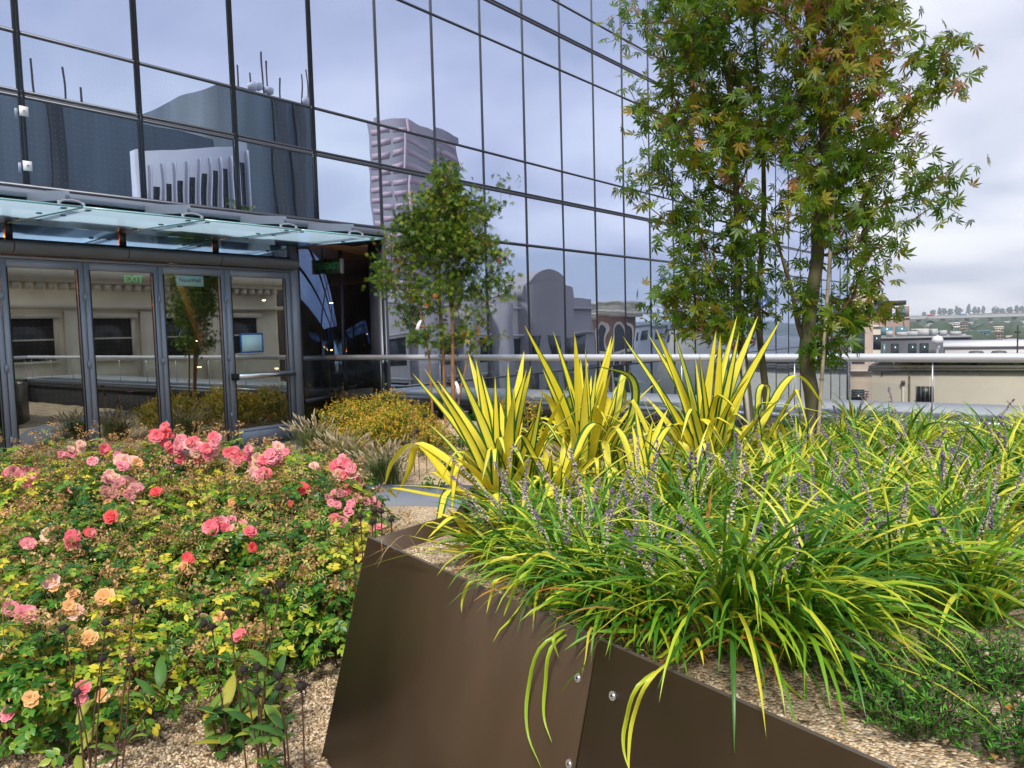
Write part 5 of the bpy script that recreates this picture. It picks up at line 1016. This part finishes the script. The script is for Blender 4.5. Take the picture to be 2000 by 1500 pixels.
for pts,Z in (([(1400,1268),(1300,1290),(1262,1340),(1240,1420)],1.9),([(1300,1170),(1250,1225),(1250,1262),(1330,1235)],2.1),([(1390,1130),(1380,1060),(1385,985),(1392,945)],2.5),([(1440,1255),(1380,1215),(1372,1150),(1345,1120)],2.3)):
    strap(g,[at(px,py,Z-.02*j) for j,(px,py) in enumerate(pts)],.013,n=16,fold=.3,rnd=random.random(),side=CR)
g.build('dry_leaves',M_dry,hb,smooth=True)
# thin dry grass blades by the planter corner
g=G(); c=at(770,1080,2.75)
for k in range(5): 
    a=at(800+J(0,40),1090+J(0,10),2.72); strap(g,[a,at(770+J(0,20),1060+J(0,20),2.68),at(730+J(0,20),1100+J(0,40),2.62)],.0016,n=8,rnd=1,side=CR)
tag(g.build('grass_wisps',M_dry),'few thin pale dry grass blades curling over the planter corner','grass blades')
# ================================================================== CREEPING ROSEMARY
M_rosm=leafmat('needle_leaf',[(0,(.015,.075,.010)),(.5,(.045,.18,.016)),(1,(.15,.35,.035))],trans=.1,rough=.5)
def creeper(x,y,rx,ry,nst,label):
    root=empty('needle_shrub',(x,y,SOIL),label,'shrub','dark creeping needle shrubs'); gs,gl=G(),G()
    for k in range(nst):
        a=random.random()*6.28; q=random.random()**.6; b=Vector((x+rx*q*.5*math.cos(a),y+ry*q*.5*math.sin(a),SOIL+.005)); e_=Vector((x+rx*q*math.cos(a)+J(0,.03),y+ry*q*math.sin(a)+J(0,.03),SOIL+random.uniform(.03,.13)*(1.15-q*.6)))
        C=catmull([b,(b+e_)/2+Vector((J(0,.02),J(0,.02),.02)),e_+Vector((0,0,.012))],6); gs.tube(C,.0016,4)
        n_=34; t=RG.random(n_); P=np.array([tuple(C[int(u*5.99)].lerp(C[int(u*5.99)+1],u*5.99%1)) for u in t]); nz=RG.normal(size=(n_,3)); M2=frames(nz,RG.random(n_)*6.28); M2[:,2,1]=np.abs(M2[:,2,1]); scatter(gl,LEAF2[0]*[.34,1,.5],LEAF2[1],LEAF2[2],M2,P,RG.uniform(.011,.02,n_),np.clip(RG.random(n_)*.7+t*.3,0,1))
    gs.build('stems',pmat('woody',(.10,.075,.05),.8),root); gl.build('needles',M_rosm,root)
for px,py,rx,ry,ns,lab in ((1700,1330,.13,.12,95,'dark green creeping needle shrub left of the bare gravel patch'),(1790,1400,.15,.12,110,'creeping needle shrub lying across the gravel, lowest in the photo'),(1850,1300,.10,.10,50,'thin needle shrub in the gap between liriope and gravel'),(1945,1320,.14,.14,110,'bushy needle shrub at the right edge'),(1985,1450,.10,.09,60,'needle shrub in the lower right corner')):
    c=onz(px,py,SOIL+.03); creeper(c.x,c.y,rx,ry,ns,lab)
# ================================================================== FOUNTAIN GRASS, YELLOW SHRUBS
M_fg=leafmat('fountain_grass',[(0,(.035,.07,.02)),(.5,(.08,.14,.03)),(1,(.22,.26,.08))],trans=.2,rough=.5); M_pl=leafmat('grass_plume',[(0,(.28,.22,.12)),(1,(.55,.46,.30))],trans=.2,rough=.9)
def fgrass(px,py,r,n_,npl,label,Z=None):
    c=onz(px,py,0); c.z=gz(c.x,c.y); root=empty('fountain_grass',tuple(c),label,'grass','fountain grass clumps'); g=G(); k=r/.5
    P=np.stack([c.x+RG.normal(0,.07*k,n_),c.y+RG.normal(0,.07*k,n_),np.full(n_,c.z)],1); blades(g,P,RG.random(n_)*6.28,np.abs(RG.normal(.35,.25,n_)),RG.uniform(.4,1.3,n_),RG.uniform(.3,.48,n_)*k,RG.uniform(.006,.010,n_),S_=5,fold=.2); g.build('leaves',M_fg,root)
    g=G(); gs=G(); az=RG.random(npl)*6.28; P=np.stack([c.x+RG.normal(0,.08*k,npl),c.y+RG.normal(0,.08*k,npl),np.full(npl,c.z)],1); PP=blades(gs,P,az,np.abs(RG.normal(.32,.2,npl)),RG.uniform(.25,.8,npl),RG.uniform(.36,.54,npl)*k,np.full(npl,.004),S_=6,fold=0)
    for i in range(npl):
        e_=Vector(PP[i,-1]); d=(e_-Vector(PP[i,-2])).normalized(); g.tube([e_-d*.035,e_-d*.01,e_+d*.03,e_+d*.06],[.004,.0095,.0085,.002],6,r=random.random())
        m_=26; t=RG.uniform(-.035,.055,m_); p_=np.array(e_)+np.array(d)*t[:,None]; scatter(g,LEAF2[0]*[.14,1,.2],LEAF2[1],LEAF2[2],frames(np.cross(np.array(d)+RG.normal(0,.5,(m_,3)),RG.normal(size=(m_,3))),RG.random(m_)*6),p_,np.full(m_,.02),RG.random(m_))
    gs.build('stalks',M_pl,root); g.build('plumes',M_pl,root)
fgrass(752,948,.46,620,80,'fountain grass clump nearest the planter, on the gravel')
fgrass(668,925,.5,620,90,'fountain grass clump in the middle of the three')
fgrass(615,895,.5,560,80,'fountain grass clump beside the door frame')
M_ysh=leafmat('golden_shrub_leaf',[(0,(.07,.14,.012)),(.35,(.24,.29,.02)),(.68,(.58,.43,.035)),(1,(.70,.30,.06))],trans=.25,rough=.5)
def gshrub(px,py,r,h,n_,label,zb=None):
    n_=int(n_*1.7)
    c=onz(px,py,0); c.z=gz(c.x,c.y); root=empty('golden_shrub',tuple(c),label,'shrub','golden yellow low shrubs'); g=G(); gs=G()
    d=RG.normal(size=(n_,3)); d[:,2]=np.abs(d[:,2]); d=nrm(d); rad=RG.uniform(.7,1.05,n_)*lumpy(d,px); T=np.stack([c.x+d[:,0]*r*rad,c.y+d[:,1]*r*rad,c.z+.05+d[:,2]*h*rad],1)
    m_=9; idx=np.repeat(np.arange(n_),m_); t=np.tile(np.linspace(0,1,m_),n_); up=nrm(d*.5+[0,0,.9]+RG.normal(0,.25,(n_,3)))*.11
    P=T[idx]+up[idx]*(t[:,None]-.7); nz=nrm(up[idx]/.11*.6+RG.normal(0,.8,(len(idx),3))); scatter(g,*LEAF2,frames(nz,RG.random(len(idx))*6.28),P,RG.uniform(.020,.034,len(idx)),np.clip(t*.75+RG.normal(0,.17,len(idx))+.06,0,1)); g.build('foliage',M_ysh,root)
    for k in range(12): a=random.random()*6.28; gs.tube([(c.x,c.y,c.z),(c.x+r*.8*math.cos(a),c.y+r*.8*math.sin(a),c.z+h*.7)],.006,5)
    gs.build('stems',M_stemr,root)
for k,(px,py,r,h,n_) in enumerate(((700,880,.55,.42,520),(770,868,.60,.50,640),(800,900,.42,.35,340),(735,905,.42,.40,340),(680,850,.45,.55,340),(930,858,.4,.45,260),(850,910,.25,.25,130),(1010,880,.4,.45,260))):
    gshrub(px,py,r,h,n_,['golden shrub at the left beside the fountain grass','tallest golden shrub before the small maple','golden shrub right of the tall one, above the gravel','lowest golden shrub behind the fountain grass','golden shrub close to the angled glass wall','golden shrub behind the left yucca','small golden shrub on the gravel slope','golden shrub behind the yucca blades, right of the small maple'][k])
# scattered small perennials on the gravel
for k,(px,py) in enumerate(((905,905),(850,960),(880,935),(920,870))):
    c=onz(px,py,0); c.z=gz(c.x,c.y); n_=60; g=G(); P=np.stack([c.x+RG.normal(0,.09,n_),c.y+RG.normal(0,.09,n_),c.z+RG.uniform(.02,.15,n_)],1); scatter(g,*LEAF2,frames(RG.normal(0,.6,(n_,3))+[0,0,1],RG.random(n_)*6),P,RG.uniform(.04,.07,n_),RG.random(n_)*.7); [g.tube([(c.x,c.y,c.z),tuple(q)],.002,4) for q in P]; tag(g.build('leafy_perennial',M_cleaf),'small leafy green plant on the pale gravel, %s one from the front'%['third','first','second','fourth'][k],'plant','small plants on the pale gravel')
# pale gravel patch on the mound
# ================================================================== MAPLES
def lobed():
    lob=[(90,1.0),(52,.86),(128,.86),(14,.62),(166,.62),(-22,.32),(202,.32)]; lob=sorted(lob); V=[(0,0,.02)];A=[(0,0,0)]; F=[]
    def pt(a,r,z): V.append((math.cos(R_(a))*r,math.sin(R_(a))*r,z)); A.append((0,r,0)); return len(V)-1
    for (a,r) in lob:
        t=pt(a,r,-.16*r*r); l=pt(a-14.5,r*.5,-.01); q=pt(a+14.5,r*.5,-.01); F.append((0,l,t,q))
    return np.array(V),np.array(F),np.array(A)
MAPLE=lobed()
def grow(trunks,att,rmin,k_up=.35):
    """connect attraction points to the growing skeleton; returns nodes, parents"""
    nodes=[];par=[]
    for T in trunks:
        base=len(nodes)
        for i,p in enumerate(T): nodes.append(np.array(p,float)); par.append(-1 if i==0 else base+i-1)
    tn=len(nodes); C0=np.array(nodes)
    d0=[np.min(np.linalg.norm(C0-a,axis=1)) for a in att]; term=[]
    for i in np.argsort(d0):
        a=att[i]; N_=np.array(nodes); v=a-N_; dist=np.linalg.norm(v,axis=1); pen=np.where(v[:,2]<dist*.15,dist*.9,0); j=int(np.argmin(dist+pen)); L_=dist[j]; m=max(1,int(L_/.09)); p0=nodes[j]; last=j
        for s in range(1,m+1):
            t=s/m; q=p0+(a-p0)*t+np.array([0,0,-.10*L_*t*(1-t)*1.6])+RG.normal(0,.006,3); nodes.append(q); par.append(last); last=len(nodes)-1
        term.append(last)
    return nodes,par,term,tn
def maple(label,name,trunks,blobs,natt,lpt,lsize,mat,bark,Z,trad,leafspread=.07,twig=M_twig,group=None,droop=.5,redbias=0,ties=None):
    root=empty(name,trunks[0][0],label,'maple tree',group); att=[]
    wsum=sum(b[2]*b[3]*b[5] for b in blobs)
    for (cx,cy,rx,ry,dz,w) in blobs:
        for k in range(int(natt*rx*ry*w/wsum+.5)):
            d=nrm(RG.normal(size=3))*RG.random()**.38; att.append(np.array(at(cx+d[0]*rx,cy+d[1]*ry,Z+d[2]*dz)))
    nodes,par,term,tn=grow(trunks,att,0); n=len(nodes); cnt=np.zeros(n)
    for t in term: cnt[t]+=1
    for i in range(n-1,-1,-1):
        if par[i]>=0: cnt[par[i]]+=cnt[i]
    rad=.0016*np.sqrt(np.maximum(cnt,1))**1.05; ch=[[] for _ in range(n)]
    for i,p in enumerate(par):
        if p>=0: ch[p].append(i)
    gb,gt=G(),G(); done=set()
    for T in range(len(trunks)):
        st=sum(len(q) for q in trunks[:T]); ids=list(range(st,st+len(trunks[T]))); rr_=[trad[T]*(1-.75*(k/(len(ids)-1))**1.1) for k in range(len(ids))]; gb.tube(catmull([Vector(nodes[i]) for i in ids],len(ids)*3),list(np.interp(np.linspace(0,1,len(ids)*3+1),np.linspace(0,1,len(ids)),rr_)),10,cap=False); done|=set(ids[1:])
    for i in range(n):
        if i in done or par[i]<0: continue
        # chains
        if len(ch[par[i]])==1 and par[i]>=tn: continue
        chain=[par[i],i]; 
        while len(ch[chain[-1]])==1: chain.append(ch[chain[-1]][0])
        r_=[min(max(rad[q],.0016),.02) for q in chain]; r_[0]=r_[1]; (gb if r_[0]>.008 else gt).tube([tuple(nodes[q]) for q in chain],r_,5 if r_[0]<.006 else 7,cap=False)
    gb.build('trunk',bark,root,smooth=True); gt.build('twigs',twig,root)
    g=G(); P=[];
    for t in term:
        q=t
        for s in range(3):
            k=int(lpt*(1,.6,.35)[s]+RG.random()); base=nodes[q]
            P.append(base+RG.normal(0,leafspread*.62,(k,3))*[1,1,.75]); 
            if par[q]<tn: break
            q=par[q]
    P=np.concatenate(P); m_=len(P); nz=nrm(RG.normal(0,.75,(m_,3))+[0,0,.55]); M2=frames(nz,RG.random(m_)*6.28)
    # let the blade tips hang
    y=M2[:,:,1]; y=nrm(y+np.array([0,0,-droop])); x=nrm(np.cross(y,M2[:,:,2])); z=np.cross(x,y); M2=np.stack([x,y,z],2)
    ref=np.array(at(1000,300,Z)); hz=(P[:,2]-2.2)*.10; rn=np.clip(RG.beta(1.5,2.6,m_)+redbias*hz+.10*np.sin(P[:,0]*6+P[:,2]*5)+.05,0,1)
    scatter(g,*MAPLE,M2,P,lsize*RG.uniform(.65,1.15,m_),rn); g.build('crown',mat,root); print(name,'leaves',m_,'att',len(att)); return root
def TR_(pts,Z): return [tuple(at(px,py,Z if not isinstance(Z,(list,tuple)) else Z[i])) for i,(px,py) in enumerate(pts)]
tB=TR_([(1592,905),(1588,790),(1575,700),(1583,600),(1597,500),(1600,420),(1612,330),(1608,250),(1598,180),(1592,100),(1575,0),(1560,-120)],4.7)
root=maple('tall maple with the thick mossy trunk right of the others, tied to a stake','tall_maple',[tB,TR_([(1583,600),(1550,620),(1515,560),(1500,470)],4.7)[1:] if 0 else TR_([(1585,690),(1560,640),(1545,560),(1520,480),(1500,420)],4.7)],
 [(1640,90,135,130,.5,1.0),(1590,-60,190,110,.6,.8),(1700,-20,100,90,.4,.9),(1600,260,120,110,.5,.9),(1700,230,80,90,.45,.6),(1690,370,95,70,.45,.7),(1600,420,120,90,.5,.6),(1835,110,65,60,.25,.55),(1850,160,45,45,.2,.6),(1800,215,55,35,.25,.55),(1760,300,70,45,.25,.5),(1850,325,55,22,.2,.5),(1800,360,60,30,.2,.6),(1850,405,50,22,.2,.55),(1720,450,90,50,.3,.45),(1690,540,50,55,.35,.5),(1640,610,90,45,.45,.8),(1700,610,55,40,.35,.9),(1630,680,60,28,.35,.9),(1690,690,25,12,.2,.4),(1560,560,60,60,.4,.45)],
 600,3.1,.086,M_map,M_barkg,4.7,[.050,.018],leafspread=.085,redbias=1.6,group='maples in the raised planter')
tA1=TR_([(1470,905),(1462,800),(1450,690),(1440,600),(1443,500),(1438,380),(1435,300),(1425,180),(1400,60),(1385,-80)],5.0)
root=maple('twin stemmed green maple left of the tall one, crown over the glass wall','twin_stem_maple',[tA1,TR_([(1505,905),(1497,780),(1486,680),(1480,600),(1487,500),(1492,400),(1490,300),(1480,150),(1470,0),(1480,-80)],5.1)],
 [(1390,90,120,130,.55,.9),(1420,-60,170,100,.6,.8),(1330,60,80,110,.45,.8),(1310,200,75,75,.4,.7),(1400,260,115,110,.5,1.0),(1480,200,90,110,.5,.9),(1230,30,45,50,.3,.6),(1200,80,30,14,.2,.4),(1225,165,35,18,.2,.4),(1270,250,40,50,.3,.6),(1300,310,60,40,.35,.55),(1250,355,45,35,.3,.75),(1210,340,14,8,.1,.3),(1330,400,65,40,.35,.5),(1300,440,40,40,.3,.35),(1420,430,110,75,.5,1.1),(1370,530,90,60,.45,1.2),(1320,590,55,50,.35,1.2),(1420,610,90,50,.45,1.2),(1370,650,60,25,.35,.7),(1480,560,80,70,.45,.5)],
 640,3.1,.082,M_map,M_barkg,5.0,[.034,.026],leafspread=.085,redbias=.35,group='maples in the raised planter')
g=G(); a,b_=at(1596,880,4.55),at(1632,330,4.62); st=empty('tree_stake',(a.x,a.y,SOIL),'pale slender bamboo stake leaning beside the thick maple trunk','stake'); g.tube([(a.x,a.y,SOIL),a,b_],.011,8)
g.build('cane',pmat('bamboo',(.34,.28,.2),.6,noise=.15,nscale=12),st); g=G()
for q in (.25,.5,.75): c=a.lerp(b_,q); g.tube([c-Vector((0,0,.006)),c+Vector((0,0,.006))],.0135,8)
g.build('node_rings',pmat('bamboo_node',(.2,.15,.1),.7),st)
g=G(); c=at(1488,565,4.93)
for k in range(3): p0=at(1486+k*4,555+k*8,4.95); g.tube([p0,at(1492+k*5,572+k*8,4.9),at(1480+k*4,590+k*6,4.92)],.006,6)
tag(g.build('blue_tie',pmat('blue_strap',(.01,.09,.42),.5)),'blue plastic tie round the second stem of the twin maple','tree tie')
for px,py,Z,lab in ((1457,770,4.85,'pale support strut behind the twin maple stems'),): g=G(); g.obox(at(1450,690,Z),at(1470,900,Z),.02,.02,up=(1,0,0)); tag(g.build('wooden_strut',pmat('pale_wood',(.42,.40,.35),.7)),lab,'stake')
# small maple before the rail
sm=TR_([(888,870),(886,800),(884,720),(884,650),(882,590),(886,520),(880,450),(878,380),(876,315)],9.6)
def low(T): T=list(T); x,y,z=T[0]; T[0]=(x,y,gz(x,y)-.02); return T
root=maple('small multi stemmed maple with orange bark standing before the handrail','small_maple',[low(sm),low(TR_([(872,868),(868,780),(866,700),(862,620),(855,560),(845,500),(840,440)],9.6)),low(TR_([(848,868),(843,780),(838,700),(830,640),(815,590),(800,540)],9.55)),low(TR_([(890,868),(900,760),(915,700),(935,640),(950,590)],9.6))],
 [(872,350,38,40,.3,1.0),(855,430,82,75,.5,1.15),(895,470,70,80,.5,1.0),(800,470,55,60,.4,.9),(930,400,50,35,.35,.7),(975,350,28,9,.1,.35),(845,560,85,50,.45,.6),(750,545,38,35,.3,.5),(740,510,28,20,.2,.4),(935,570,60,45,.35,.6),(985,545,28,25,.2,.5),(905,650,75,35,.4,.45),(830,655,45,35,.3,.5),(960,480,35,40,.3,.6),(990,500,22,10,.1,.3),(800,600,40,30,.3,.4)],
 720,6,.068,M_maps,M_barko,9.6,[.030,.022,.018,.016],leafspread=.10,droop=.6)
for k,(px,py,dx_,dy_) in enumerate(((822,625,-8,18),(890,745,6,20))):
    c=at(px,py,9.45); g=G(); strap(g,[c,at(px+dx_*.6,py+dy_*.5,9.4),at(px+dx_,py+dy_*1.3,9.42)],.04,n=6,blunt=True,side=CR); tag(g.build('white_tag',pmat('tag_white',(.75,.75,.73),.6)),['white tag hanging high in the small maple','white tie strip at the foot stems of the small maple'][k],'tree tag')
# ================================================================== HAZE
g=G(); g.box((-1700,-1000,-23),(2600,2700,130)); hz=g.build('haze',None or bpy.data.materials.new('haze_air')); m=hz.data.materials[0]; m.use_nodes=True; nt=m.node_tree; nt.nodes.clear()
o_=nt.nodes.new('ShaderNodeOutputMaterial'); v_=nt.nodes.new('ShaderNodeVolumePrincipled'); v_.inputs['Color'].default_value=(.80,.87,1,1); v_.inputs['Density'].default_value=.00028; nt.links.new(v_.outputs[0],o_.inputs['Volume']); tag(hz,None,None,kind='stuff') # name_haze
